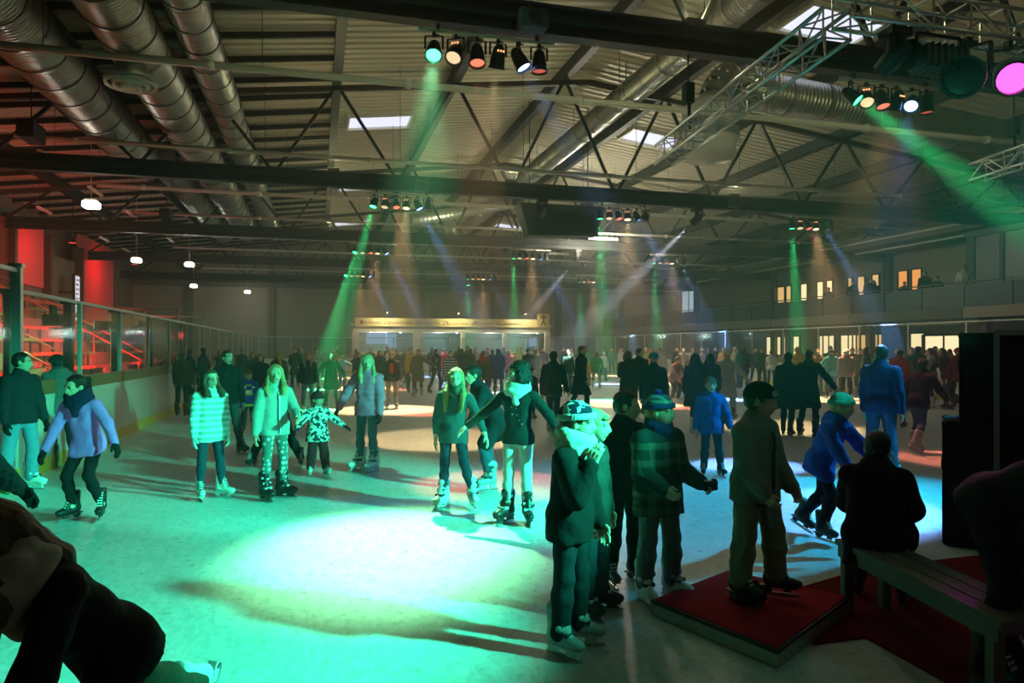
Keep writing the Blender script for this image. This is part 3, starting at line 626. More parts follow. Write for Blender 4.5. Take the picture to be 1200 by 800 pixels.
# ------------------------------------------------------------------ aluminium stage truss, upper right
def box_truss(name, a, b, w, lab, step=0.5):
    a = Vector(a); b = Vector(b); r = empty(name, a, 0, lab, 'truss', 'stage trusses'); d = (b - a); L = d.length; d.normalize(); sx = d.cross(Vector((0, 0, 1))).normalized() * (w / 2); sz = Vector((0, 0, w / 2))
    cs = [-sx - sz, sx - sz, sx + sz, -sx + sz]
    for c in cs: MB().tube(c, c + d * L, 0.026, n=8).build('chord', ALU, r, smooth=True)
    n = round(L / step)
    for f in range(4):
        m_ = MB(); c0, c1 = cs[f], cs[(f + 1) % 4]
        for i in range(n):
            p, q = (c0, c1) if i % 2 == 0 else (c1, c0)
            m_.tube(p + d * (L * i / n), q + d * (L * (i + 1) / n), 0.012, n=5); m_.tube(c0 + d * (L * i / n), c1 + d * (L * i / n), 0.012, n=5)
        m_.build('bracing', ALU, r)
    MB().box((0, 0, 0), (w + 0.05, w + 0.05, 0.03)).build('end_plate', ALU, r) if False else None
    return r
TZ = 5.45
box_truss('stage_truss', (5.72, 6.92, TZ), (6.25, 12.2, TZ - 0.1), 0.34, 'aluminium box truss running away from the camera towards the bell-shaped outlet')
box_truss('stage_truss', (5.5, 6.55, TZ), (12.2, 6.55, TZ), 0.34, 'aluminium box truss crossing the upper right corner with dark lamps')
box_truss('stage_truss', (12.45, 6.75, TZ), (13.4, 12.0, TZ), 0.34, 'aluminium box truss entering at the right edge below the pipe')
for k, (x, y) in enumerate(((6.1, 11.0), (13.2, 11.0))):
    o = MB().tube((0, 0, 0), (0, 0, 1.2), 0.012, n=6).box((0, 0, 0.5), (0.16, 0.16, 0.34)).tube((0.03, 0, 0.35), (0.03, 0, -0.1), 0.02, n=6).build('chain_hoist', BLACK); o.location = (x, y, TZ + 0.14)
    tag(o, 'black chain hoist holding the %s truss arm' % ('left' if k == 0 else 'right'), 'hoist', 'chain hoists')
z = TZ - 0.18
spotlight((7.12, 6.5, z), (2, 3, 3.0), 'off', 'large dark spotlight hanging left of the magenta lamp', 'lamps on the stage truss', 1.7)
spotlight((7.66, 6.45, z), (3.5, 1.0, 1.0), 'magenta', 'glaring magenta spotlight on the stage truss at the right edge', 'lamps on the stage truss', 1.45, power=420, angle=34, col=(1, 0.1, 0.8))
spotlight((8.35, 6.5, z - 0.25), (9, 3, 0), 'off', 'dark spotlight below the magenta lamp at the right edge', 'lamps on the stage truss', 1.7)
fl = empty('stage_floodlight', (6.72, 6.5, z), 0, 'dark stage floodlight with ribbed body hanging under the truss', 'floodlight')
MB().box((0, 0, -0.3), (0.62, 0.28, 0.24)).build('housing', plain('dark_teal_metal', (0.03, 0.06, 0.065), 0.4), fl, bevel=0.02); MB().tube((-0.42, 0, -0.28), (-0.30, 0, -0.28), 0.17, 0.13, n=16).build('barrel', BLACK, fl)
for q in range(6): MB().box((-0.22 + q * 0.09, 0, -0.3), (0.02, 0.31, 0.27)).build('rib', BLACK, fl)
MB().bar((-0.3, 0, -0.3), (-0.3, 0, -0.02), 0.03, 0.03).bar((0.3, 0, -0.3), (0.3, 0, -0.02), 0.03, 0.03).bar((-0.3, 0, -0.02), (0.3, 0, -0.02), 0.03, 0.03).build('yoke', BLACK, fl)
moving_head((6.18, 6.55, z + 0.01), (5, 9, 3), 'off', 'dark moving head hanging from the corner of the stage truss', 0, 9, 0.8, group='lamps on the stage truss')
# unseen wash lamps for the teal and cyan light, on tripods and the truss
def light_stand(x, y, h, lab):
    r = empty('light_stand', (x, y, 0), 0, lab, 'light stand')
    MB().tube((0, 0, 0.35), (0, 0, h), 0.02, n=8).build('pole', BLACK, r)
    for k in range(3):
        a = math.radians(120 * k + 20); MB().tube((0, 0, 0.75), (0.55 * math.cos(a), 0.55 * math.sin(a), 0.02), 0.014, n=6).build('leg', BLACK, r)
    MB().tube((0, 0, h), (0, 0, h + 0.05), 0.03, n=8).build('spigot', BLACK, r)
LX, LY, LZ = 4.75, 1.75, 3.45
light_stand(LX, LY, LZ + 0.0, 'black tripod light stand to the right of the camera, out of view')
def az_aim(az, el): az, el = math.radians(az), math.radians(el); return Vector((LX, LY, LZ - 0.25)) + Vector((math.cos(az) * math.cos(el), math.sin(az) * math.cos(el), math.sin(el))) * 10
MB_ = box_truss('stand_crossbar', (LX - 0.5, LY - 0.3, LZ + 0.1), (LX + 0.5, LY + 0.3, LZ + 0.1), 0.08, 'short crossbar on the tripod light stand out of view', 0.25)
spotlight((LX - 0.3, LY - 0.18, LZ + 0.05), az_aim(148, -19), 'teal', 'left teal wash spotlight on the tripod stand out of view', 'wash lamps of the stage', 1.2, power=5600, angle=44, col=(0.03, 1.0, 0.56), blend=0.6)
light_stand(6.35, 2.55, LZ, 'added second black tripod light stand to the right, out of view')  # second stand and its lamp added to light the girls in mid ice
LX, LY = 6.35, 2.55
spotlight((LX, LY, LZ + 0.08), az_aim(133, -17.5), 'teal', 'added teal wash spotlight on the second tripod stand out of view', 'wash lamps of the stage', 1.2, power=8000, angle=33, col=(0.03, 1.0, 0.56), blend=0.6)
spotlight((9.6, 6.5, TZ - 0.18), (5.2, 7.2, 0.0), 'cyan', 'unseen cyan wash spotlight on the stage truss beyond the right edge', 'wash lamps of the stage', 1.2, power=2700, angle=56, col=(0.0, 0.62, 1.0), blend=0.8)  # unseen lamp put past the edge for the cyan pool on the ice
# warm uplighters added on the roof beams to brighten the ceiling
def uplight(x, y, power, lab):
    r = empty('fill_uplighter', (x, y, 7.25), 0, lab, 'fill_uplighter', 'added uplighters on the roof beams')
    MB().box((0, 0, 0.05), (0.34, 0.2, 0.1)).build('housing', BLACK, r, bevel=0.01); MB().box((0, 0, 0.105), (0.28, 0.14, 0.01)).build('lens', emit('uplight_lens', (1, 0.85, 0.55), 0.3), r)
    d = bpy.data.lights.new('lamp', 'POINT'); d.energy = power; d.color = (1.0, 0.94, 0.50); d.shadow_soft_size = 0.12
    o = bpy.data.objects.new('lamp', d); COL.objects.link(o); o.parent = r; o.location = (0, 0, 0.25)
for k in (0, 1, 2, 3, 5):
    for q, (x, pw) in enumerate(((0.5, 70), (6.2, 118), (14.6, 100))):
        uplight(x, TY[k], pw * (0.3 if k == 5 else 1), '%s uplighter added on top of the %s roof beam' % (['left', 'middle', 'right'][q], ORD[k]))

# ------------------------------------------------------------------ pendant lights, battens, hanging screen
PEND = emit('pendant_glow', (1.0, 0.96, 0.85), 6)
for k, (px, py) in enumerate(((107, 240), (160, 305), (222, 310), (227, 335), (290, 342))):
    z = 6.0; p = ground(px, py, z)
    r = empty('pendant_light', p, 0, 'lit white pendant box light, ' + ['the lowest and nearest, by the second roof beam', 'leftmost of the far four', 'above the far end of the stand', 'fourth from the left, near the far wall', 'smallest and farthest right of the five'][k], 'pendant light', 'lit pendant lights over the left side')
    MB().box((0, 0, 0), (0.42, 0.42, 0.2)).build('diffuser', PEND, r, bevel=0.03); MB().box((0, 0, 0.13), (0.3, 0.3, 0.06)).build('cap', PIPE, r); MB().tube((0, 0, 0.15), (0, 0, roof_z(p.x) - z + 0.01), 0.012, n=6).build('rod', PIPE, r)
    d = bpy.data.lights.new('lamp', 'POINT'); d.energy = 70; d.color = (1, 0.93, 0.8); d.shadow_soft_size = 0.25
    o = bpy.data.objects.new('lamp', d); COL.objects.link(o); o.parent = r; o.location = (0, 0, -0.3)
BAT = ['highest and nearest, above the second roof beam', 'just above the nearest pendant light', 'leftmost, below the second roof beam', 'second from the left below the second beam', 'right of the nearest pendant light', 'in the middle of the row', 'below the nearest pendant light', 'above the third pendant light', 'just left of the far pendant lights', 'farthest to the right']
for k, (px, py, z) in enumerate(((57, 184, 7.3), (112, 224, 7.3), (52, 246, 7.3), (90, 265, 7.3), (152, 250, 7.3), (180, 268, 7.3), (122, 280, 7.3), (200, 281, 7.3), (148, 293, 7.3), (232, 304, 7.3))):
    p = ground(px, py, z); r = empty('fluorescent_batten', p, 0, 'unlit pale fluorescent batten hanging over the stand, ' + BAT[k], 'batten', 'unlit battens over the stand')
    MB().box((0, 0, 0), (0.12, 1.5, 0.06)).build('tray', PIPE, r); MB().tube((0, -0.7, -0.05), (0, 0.7, -0.05), 0.02, n=6).build('tube', KW, r)
    MB().tube((0, 0.5, 0.03), (0, 0.5, roof_z(p.x) - z), 0.008, n=4).tube((0, -0.5, 0.03), (0, -0.5, roof_z(p.x) - z), 0.008, n=4).build('hangers', STEEL, r)
for k, (px, py, wd, on) in enumerate(((707, 280, 1.5, 1), (770, 0, 1.5, 0), (655, 298, 1.2, 0))):
    if py == 0: continue
    z = 7.0; p = ground(px, py, z)
    r = empty('tube_light', p, 0, 'glowing tube light over the middle of the ice' if on else 'unlit tube light beyond the hanging screen', 'tube light')
    MB().box((0, 0, 0.05), (wd, 0.14, 0.06)).build('tray', PIPE, r); MB().tube((-wd / 2, 0, -0.01), (wd / 2, 0, -0.01), 0.03, n=8).build('tube', emit('tube_glow', (1.0, 0.92, 0.7), 7) if on else KW, r)
    if on:
        d = bpy.data.lights.new('lamp', 'POINT'); d.energy = 1100; d.color = (1, 0.90, 0.70); d.shadow_soft_size = 0.3; o = bpy.data.objects.new('lamp', d); COL.objects.link(o); o.parent = r; o.location = (0, 0, -0.35)
    m_ = MB()
    for s in (-1, 1): m_.tube((s * wd * 0.4, 0, 0.08), (s * wd * 0.4, 0, roof_z(p.x) - z), 0.006, n=4)
    m_.build('hangers', STEEL, r)
# hanging dark screen / scoreboard
p = ground(655, 262, 6.6); r = empty('hanging_scoreboard', p, 0, 'dark scoreboard box hanging under the roof in mid hall', 'scoreboard')
vs = [(-1.3, -0.35, -0.55), (1.5, -0.35, -0.45), (1.5, 0.35, -0.45), (-1.3, 0.35, -0.55), (-1.7, -0.5, 0.65), (1.7, -0.5, 0.65), (1.7, 0.5, 0.65), (-1.7, 0.5, 0.65)]
MB().add(vs, [(3, 2, 1, 0), (4, 5, 6, 7), (0, 1, 5, 4), (1, 2, 6, 5), (2, 3, 7, 6), (3, 0, 4, 7)]).build('case', plain('scoreboard_case', (0.015, 0.02, 0.018), 0.5), r, bevel=0.03)
MB().box((0.1, -0.47, 0.0), (2.4, 0.04, 0.8)).build('screen', plain('dark_screen', (0.01, 0.012, 0.012), 0.2), r)
for s in (-1.2, 1.2): MB().tube((s, 0, 0.65), (s, 0, roof_z(p.x) - 6.6), 0.02, n=6).build('hanger', STEEL, r)
# loudspeakers on the beams
def beam_speaker(loc, lab, s=1.0):
    r = empty('beam_loudspeaker', loc, 0, lab, 'loudspeaker', 'loudspeakers on the roof beams')
    MB().box((0, 0, 0), (0.45 * s, 0.3 * s, 0.3 * s)).build('cabinet', plain('blue_grey_cabinet', (0.05, 0.07, 0.08), 0.5), r, bevel=0.02)
    M = Matrix.Translation((0, -0.152 * s, 0)) @ Matrix.Rotation(math.pi / 2, 4, 'X')
    MB().lathe([(0.0, 0.0), (0.05 * s, 0.0), (0.12 * s, 0.02 * s), (0.13 * s, 0.0)], 16, M).build('horn', BLACK, r)
    MB().box((0, 0.05, 0.22 * s), (0.06, 0.06, 0.2 * s)).build('bracket', BLACK, r)
beam_speaker((3.25, 10.75, 6.88), 'blue-grey loudspeaker on the nearest beam above the left light bar')
beam_speaker((3.2, 22.75, 6.9), 'small blue-grey loudspeaker on the second beam above the left light bar')
beam_speaker((14.5, 22.75, 6.95), 'blue-grey loudspeaker on the second beam right of the middle light bar')
for k, (px, py) in enumerate(((82, 158), (195, 252))):
    p = ground(px, py, 7.4); p.x -= 0.9 if k == 0 else 0; o = empty('hanging_loudspeaker', p, 0, 'black hanging loudspeaker left of the thick duct' if k == 0 else 'small black loudspeaker hanging behind the second beam on the left', 'loudspeaker')
    MB().box((0, 0, 0), (0.4, 0.9, 0.45)).build('cabinet', BLACK, o, bevel=0.02); MB().box((0, -0.46, 0), (0.34, 0.02, 0.38)).build('grille', STEEL, o)
    MB().tube((0, 0, 0.2), (0, 0, roof_z(p.x) - 7.4), 0.015, n=5).build('hanger', STEEL, o)

# ------------------------------------------------------------------ stage corner on the ice: ramp, carpet, bench, loudspeakers
CARPET = plain('red_carpet', (0.30, 0.012, 0.018), 0.95, 0, 0.5, 220, 0.1, 0, 0.25)
CARPET2 = plain('deep_red_carpet', (0.20, 0.008, 0.012), 0.95, 0, 0.5, 220, 0.1, 0, 0.25)
c1, c2, c3, c4 = ground(762, 720), ground(912, 784), ground(999, 716), ground(852, 683)
pl = empty('ramp_platform', c1, 0, 'low square platform with bright red top and metal edges on the ice', 'platform')
def rel(p, z): return (p.x - c1.x, p.y - c1.y, z)
quad = [c1, c2, c3, c4]; ctr = sum(quad, Vector()) / 4
m_ = MB()
def off(p, s): return ctr + (p - ctr) * s
m_.prism([rel(p, 0)[:2] for p in quad], 0.005, 0.075); m_.build('metal_frame', plain('scuffed_metal_edge', (0.36, 0.36, 0.33), 0.5, 0.3, 0.1, 30, 0.5, 0, 0.2), pl)
m_ = MB().prism([rel(off(p, 0.985), 0)[:2] for p in quad], 0.075, 0.098); m_.build('rubber_edge', BLACK, pl)
m_ = MB().prism([rel(off(p, 0.95), 0)[:2] for p in quad], 0.085, 0.104); m_.build('carpet_top', plain('bright_red_carpet', (0.42, 0.012, 0.02), 0.95, 0, 0.5, 220, 0.1, 0, 0.2), pl)
cp = [ground(930, 692), ground(1012, 668), ground(1120, 655), ground(1260, 640), ground(1420, 760), ground(1300, 900), ground(1118, 806), ground(1014, 748), ground(952, 756), ground(968, 726)]
o = MB().prism([(p.x - cp[0].x, p.y - cp[0].y) for p in cp], 0.002, 0.014).build('red_carpet', CARPET2); o.location = (cp[0].x, cp[0].y, 0)
tag(o, 'dark red carpet laid on the ice under the bench and loudspeakers', 'carpet')
b0, b1 = ground(1006, 630, 0.46), ground(1118, 683, 0.46); bd = (b1 - b0).normalized(); b1 = b0 + bd * 1.5; bn = Vector((bd.y, -bd.x, 0))
WOODB = plain('grey_bench_wood', (0.10, 0.09, 0.075), 0.65, 0, 0.2, 20, 0.4, 0, 0.2)
bc = (b0 + b1) / 2; bench = empty('bench', (bc.x, bc.y, 0), math.atan2(bd.y, bd.x), 'grey wooden bench with square legs on the red carpet', 'bench')
for k in (-1, 0, 1): MB().box((0, k * 0.115, 0.44), (1.5, 0.108, 0.04)).build('seat_plank', WOODB, bench, bevel=0.004)
for s in (-1, 1):
    for q in (-1, 1): MB().box((s * 0.66, q * 0.13, 0.215), (0.06, 0.06, 0.4)).build('leg', WOODB, bench)
    MB().box((s * 0.66, 0, 0.395), (0.05, 0.24, 0.05)).build('cross_rail', WOODB, bench)
MB().box((0, 0.15, 0.385), (1.44, 0.025, 0.07)).build('apron', WOODB, bench); MB().box((0, -0.15, 0.385), (1.44, 0.025, 0.07)).build('apron', WOODB, bench)
SPK = plain('black_speaker_carpet', (0.004, 0.004, 0.005), 0.9, 0, 0.3, 120, 0.15); SPKG = plain('speaker_grille', (0.006, 0.006, 0.007), 0.7, 0, 0, 60, 0.2)
def loudspeaker(loc, dims, rz, lab, edge=None):
    r = empty('loudspeaker', loc, rz, lab, 'loudspeaker', 'stacked stage loudspeakers'); w_, d__, h_ = dims
    MB().box((0, 0, h_ / 2), (w_, d__, h_)).build('cabinet', SPK, r, bevel=0.012)
    MB().box((0, -d__ / 2 - 0.006, h_ / 2), (w_ * 0.9, 0.012, h_ * 0.9)).build('grille', SPKG, r)
    MB().box((-w_ / 2 - 0.004, 0, h_ * 0.62), (0.012, 0.16, 0.09)).build('handle', BLACK, r)
    for sx in (-1, 1):
        for sy in (-1, 1): MB().box((sx * (w_ / 2 - 0.02), sy * (d__ / 2 - 0.02), h_ - 0.02), (0.05, 0.05, 0.05)).build('corner', BLACK, r, bevel=0.01)
    if edge:
        for sx in (-1, 1): MB().box((sx * (w_ / 2 - 0.0), -d__ / 2 - 0.01, h_ / 2), (0.035, 0.035, h_)).build('edge_strip', edge, r)
        MB().box((0, -d__ / 2 - 0.01, h_ - 0.015), (w_, 0.035, 0.035)).build('edge_strip', edge, r)
    return r
s0 = ground(1104, 640)
def facing(px):
    """axes of a box that turns its front to the camera at that place"""
    t = YAW + math.atan((px - 600) / FPX); return -t, Vector((math.sin(t), math.cos(t), 0)), Vector((math.cos(t), -math.sin(t), 0))
RZ, fw, rt = facing(1112)
lo = s0 + rt * 0.36 + fw * 0.36
loudspeaker((lo.x, lo.y, 0.014), (0.72, 0.7, 1.09), RZ, 'large black bass loudspeaker standing on the red carpet')
up = s0 + rt * 0.37 + fw * 0.34
loudspeaker((up.x, up.y, 1.106), (0.48, 0.5, 0.78), RZ, 'black loudspeaker stacked on top of the bass loudspeaker')
s1 = ground(1168, 700); RZ2, fw2, rt2 = facing(1172); p = s1 + rt2 * 0.25 + fw2 * 0.22
EDGE = plain('grey_edge_strip', (0.22, 0.23, 0.21), 0.5)
o = loudspeaker((p.x, p.y, 0.014), (0.5, 0.42, 1.86), RZ2, 'tall black flight case with grey edges in front of the loudspeakers', EDGE); o['category'] = 'flight case'; o.name = 'flight_case'; del o['group']

# haze bank of the stage machine hanging over the ice, below the lamps
hz = bpy.data.materials.new('stage_haze'); hz.use_nodes = True; t_ = hz.node_tree; t_.nodes.clear()
o_ = t_.nodes.new('ShaderNodeOutputMaterial'); v_ = t_.nodes.new('ShaderNodeVolumeScatter'); v_.inputs['Density'].default_value = 0.006; v_.inputs['Color'].default_value = (.92, .95, .92, 1); v_.inputs['Anisotropy'].default_value = 0.0
t_.links.new(v_.outputs[0], o_.inputs['Volume'])
hb = MB().box((8.4, 30.3, 4.25), (23.5, 43.2, 8.4)).build('haze', hz); tag(hb, 'thin stage haze hanging over the ice in which the beams show', 'haze', kind='stuff')
# ------------------------------------------------------------------ people: implicit surfaces -> one smooth mesh per body or garment
f32 = np.float32
def rot(axis, deg):
    return np.array(Matrix.Rotation(math.radians(deg), 3, axis), dtype=float)
def A(*p): return np.array(p, dtype=float)
def smin(a, b, k):
    h = np.maximum(k - np.abs(a - b), 0) / k
    return np.minimum(a, b) - h * h * (k * 0.25)
class Grid:
    def __init__(s, lo, hi, res):
        s.res = res; s.lo = np.array(lo) - 2.5 * res; n = np.ceil((np.array(hi) + 2.5 * res - s.lo) / res).astype(int) + 1
        s.ax = [(s.lo[i] + res * np.arange(n[i])).astype(f32) for i in range(3)]; s.n = n
    def new(s): return np.full(tuple(s.n), 0.25, dtype=f32)
    def union(s, D, prims, k):
        for p in prims:
            if p[0] == 'c': a, b, ra, rb = p[1:]; m = max(ra, rb) + k + 2 * s.res; lo = np.minimum(a, b) - m; hi = np.maximum(a, b) + m
            else: c, R, rad = p[1:]; m = max(rad) + k + 2 * s.res; lo = c - m; hi = c + m
            i0 = np.maximum(np.floor((lo - s.lo) / s.res).astype(int), 0); i1 = np.minimum(np.ceil((hi - s.lo) / s.res).astype(int) + 1, s.n)
            if (i1 <= i0).any(): continue
            sl = tuple(slice(i0[q], i1[q]) for q in range(3))
            X, Y, Z = s.ax[0][sl[0]][:, None, None], s.ax[1][sl[1]][None, :, None], s.ax[2][sl[2]][None, None, :]
            if p[0] == 'c':
                d = b - a; l2 = float(d @ d) + 1e-9
                x, y, z = X - f32(a[0]), Y - f32(a[1]), Z - f32(a[2])
                t = np.clip((x * f32(d[0]) + y * f32(d[1]) + z * f32(d[2])) / f32(l2), 0, 1)
                v = np.sqrt((x - t * f32(d[0])) ** 2 + (y - t * f32(d[1])) ** 2 + (z - t * f32(d[2])) ** 2) - (f32(ra) + t * f32(rb - ra))
            else:
                x, y, z = X - f32(c[0]), Y - f32(c[1]), Z - f32(c[2])
                if R is not None:
                    x, y, z = (x * f32(R[0, 0]) + y * f32(R[1, 0]) + z * f32(R[2, 0]), x * f32(R[0, 1]) + y * f32(R[1, 1]) + z * f32(R[2, 1]), x * f32(R[0, 2]) + y * f32(R[1, 2]) + z * f32(R[2, 2]))
                q = (x / f32(rad[0])) ** 2 + (y / f32(rad[1])) ** 2 + (z / f32(rad[2])) ** 2
                g = (x / f32(rad[0] ** 2)) ** 2 + (y / f32(rad[1] ** 2)) ** 2 + (z / f32(rad[2] ** 2)) ** 2
                q = np.sqrt(q); v = q * (q - 1) / np.sqrt(g + 1e-6)
            D[sl] = smin(D[sl], v.astype(f32), f32(k))
        return D
    def xyz(s): return s.ax[0][:, None, None], s.ax[1][None, :, None], s.ax[2][None, None, :]
def bounds(prims):
    lo = np.full(3, 1e9); hi = -lo
    for p in prims:
        if p[0] == 'c': m = max(p[3], p[4]); lo = np.minimum(lo, np.minimum(p[1], p[2]) - m); hi = np.maximum(hi, np.maximum(p[1], p[2]) + m)
        else: m = max(p[3]); lo = np.minimum(lo, p[1] - m); hi = np.maximum(hi, p[1] + m)
    return lo, hi
CORN = [(i, j, k) for i in (0, 1) for j in (0, 1) for k in (0, 1)]
EDG = [(a, b) for a in range(8) for b in range(a + 1, 8) if sum(abs(CORN[a][q] - CORN[b][q]) for q in range(3)) == 1]
def nets(D, g):
    nx, ny, nz = D.shape; S = D < 0
    cnt = np.zeros((nx - 1, ny - 1, nz - 1), np.int8)
    for i, j, k in CORN: cnt += S[i:nx - 1 + i, j:ny - 1 + j, k:nz - 1 + k]
    mask = (cnt > 0) & (cnt < 8); idx = np.argwhere(mask)
    if len(idx) == 0: return np.zeros((0, 3)), np.zeros((0, 4), int)
    cv = [D[idx[:, 0] + i, idx[:, 1] + j, idx[:, 2] + k] for i, j, k in CORN]
    acc = np.zeros((len(idx), 3)); num = np.zeros(len(idx))
    for a, b in EDG:
        cr = (cv[a] < 0) != (cv[b] < 0); t = np.where(cr, cv[a] / np.where(cr, cv[a] - cv[b], 1), 0)
        ca, cb = np.array(CORN[a], float), np.array(CORN[b], float)
        acc += np.where(cr[:, None], ca + t[:, None] * (cb - ca), 0); num += cr
    V = (idx + acc / num[:, None]) * g.res + g.lo
    vid = np.full(mask.shape, -1, np.int32); vid[mask] = np.arange(len(idx)); F = []
    for ax in range(3):
        u, w = [(1, 2), (2, 0), (0, 1)][ax]
        sl0 = [slice(None)] * 3; sl1 = [slice(None)] * 3; sl0[ax] = slice(0, -1); sl1[ax] = slice(1, None)
        s0, s1 = S[tuple(sl0)], S[tuple(sl1)]; e = np.argwhere(s0 != s1)
        e = e[(e[:, u] > 0) & (e[:, w] > 0) & (e[:, u] < D.shape[u] - 1) & (e[:, w] < D.shape[w] - 1)]
        if not len(e): continue
        def cell(du, dw):
            c = e.copy(); c[:, u] += du; c[:, w] += dw; return vid[c[:, 0], c[:, 1], c[:, 2]]
        q = np.stack([cell(-1, -1), cell(0, -1), cell(0, 0), cell(-1, 0)], 1)
        fl = s0[e[:, 0], e[:, 1], e[:, 2]]; q[~fl] = q[~fl][:, ::-1]; F.append(q)
    return V, np.concatenate(F)
def np_mesh(name, V, F, mats, mi=None, smooth=True):
    me = bpy.data.meshes.new(name); V = np.asarray(V, f32); F = np.asarray(F, np.int32)
    me.vertices.add(len(V)); me.vertices.foreach_set('co', V.ravel()); me.loops.add(F.size); me.loops.foreach_set('vertex_index', F.ravel())
    me.polygons.add(len(F)); me.polygons.foreach_set('loop_start', np.arange(len(F), dtype=np.int32) * 4)
    if smooth: me.polygons.foreach_set('use_smooth', np.ones(len(F), bool))
    for m in (mats if isinstance(mats, (list, tuple)) else [mats]): me.materials.append(m)
    if mi is not None: me.polygons.foreach_set('material_index', np.asarray(mi, np.int32))
    me.update(calc_edges=True); return me
def solid(prims, res, k=0.03, post=None):
    lo, hi = bounds(prims); g = Grid(lo, hi, res); D = g.union(g.new(), prims, k)
    if post: D = post(D, g)
    return nets(D, g)

# ---- head, in units of the head height: chin at z 0, crown at z 1, face towards -Y
def head_shape(res):
    P = [('e', A(0, .06, .62), None, A(.335, .41, .38)), ('e', A(0, -.09, .40), None, A(.265, .30, .37)), ('e', A(0, -.23, .11), None, A(.12, .11, .10)),
         ('c', A(0, .10, .25), A(0, .16, -.40), .20, .21)]
    fine = [('c', A(0, -.385, .53), A(0, -.455, .375), .032, .052), ('c', A(-.045, -.40, .36), A(.045, -.40, .36), .035, .035), ('c', A(-.07, -.365, .235), A(.07, -.365, .235), .035, .035),
            ('c', A(-.20, -.32, .585), A(.20, -.32, .585), .05, .05)] + [('e', A(s * .335, .06, .45), rot('Z', s * 20), A(.035, .07, .115)) for s in (-1, 1)]
    def post(D, g):
        g.union(D, fine, .05); X, Y, Z = g.xyz()
        for s in (-1, 1):
            d = np.sqrt((X - s * .135) ** 2 + ((Y + .405) * 1.1) ** 2 + ((Z - .495) * 1.5) ** 2) - .07
            D = -smin(-D, d, f32(.04))
        d = np.sqrt((X * .5) ** 2 + (Y + .415) ** 2 + ((Z - .235) * 2.2) ** 2) - .02
        return D
    V, F = solid(P + fine, res, .10, post)
    C = V[F].mean(1); mi = np.zeros(len(F), int)
    mi[(abs(C[:, 0]) < .095) & (abs(C[:, 2] - .235) < .042) & (C[:, 1] < -.34)] = 3
    mi[(abs(C[:, 0]) > .07) & (abs(C[:, 0]) < .21) & (abs(C[:, 2] - (.605 - .15 * (abs(C[:, 0]) - .13))) < .022) & (C[:, 1] < -.25)] = 4
    # eyeballs
    ev, ef = solid([('e', A(0, 0, 0), None, A(.06, .06, .06))], .022, .01)
    for s in (-1, 1):
        e2 = ev * A(1.0, 1.0, .62) + A(s * .135, -.318, .495); c = ev[ef].mean(1); n0 = len(V)
        V = np.concatenate([V, e2]); F = np.concatenate([F, ef + n0]); mi = np.concatenate([mi, np.where((c[:, 1] < -.03) & (np.hypot(c[:, 0], c[:, 2]) < .034), 2, 1)])
    return V, F, mi
HEADS = {}
def head_t(res):
    if res not in HEADS: HEADS[res] = head_shape(res)
    return HEADS[res]
# ---- hand: wrist at the origin, fingers along -Z, thumb towards -Y, palm towards -X (a left hand)
HANDS = {}
def hand_t(curl, res=0.0065, fat=0.0):
    key = (curl, res, fat)
    if key in HANDS: return HANDS[key]
    P = [('c', A(0, 0, .03), A(0, 0, -.015), .026 + fat, .026 + fat), ('c', A(0, -.022, -.03), A(0, -.026, -.085), .017 + fat, .0155 + fat), ('c', A(0, 0, -.02), A(0, 0, -.088), .019 + fat, .0155 + fat), ('c', A(0, .022, -.03), A(0, .024, -.08), .0165 + fat, .0145 + fat)]
    for y, l, z0 in ((-.030, .072, -.088), (-.010, .082, -.092), (.011, .076, -.090), (.030, .060, -.082)):
        p = A(0, y, z0); ang = curl * .45
        for seg, r in ((.45, .0092), (.32, .0085), (.25, .0078)):
            q = p + A(-math.sin(ang), 0, -math.cos(ang)) * l * seg; P.append(('c', p, q, r + fat, r * .95 + fat)); p = q; ang += curl * .75
    p = A(-.006, -.026, -.022); q = A(-.016, -.052, -.058); P.append(('c', p, q, .0125 + fat, .011 + fat)); P.append(('c', q, q + A(-.012 - .012 * curl, -.008 + .016 * curl, -.032), .0105 + fat, .0085 + fat))
    HANDS[key] = solid(P, res, .008); return HANDS[key]

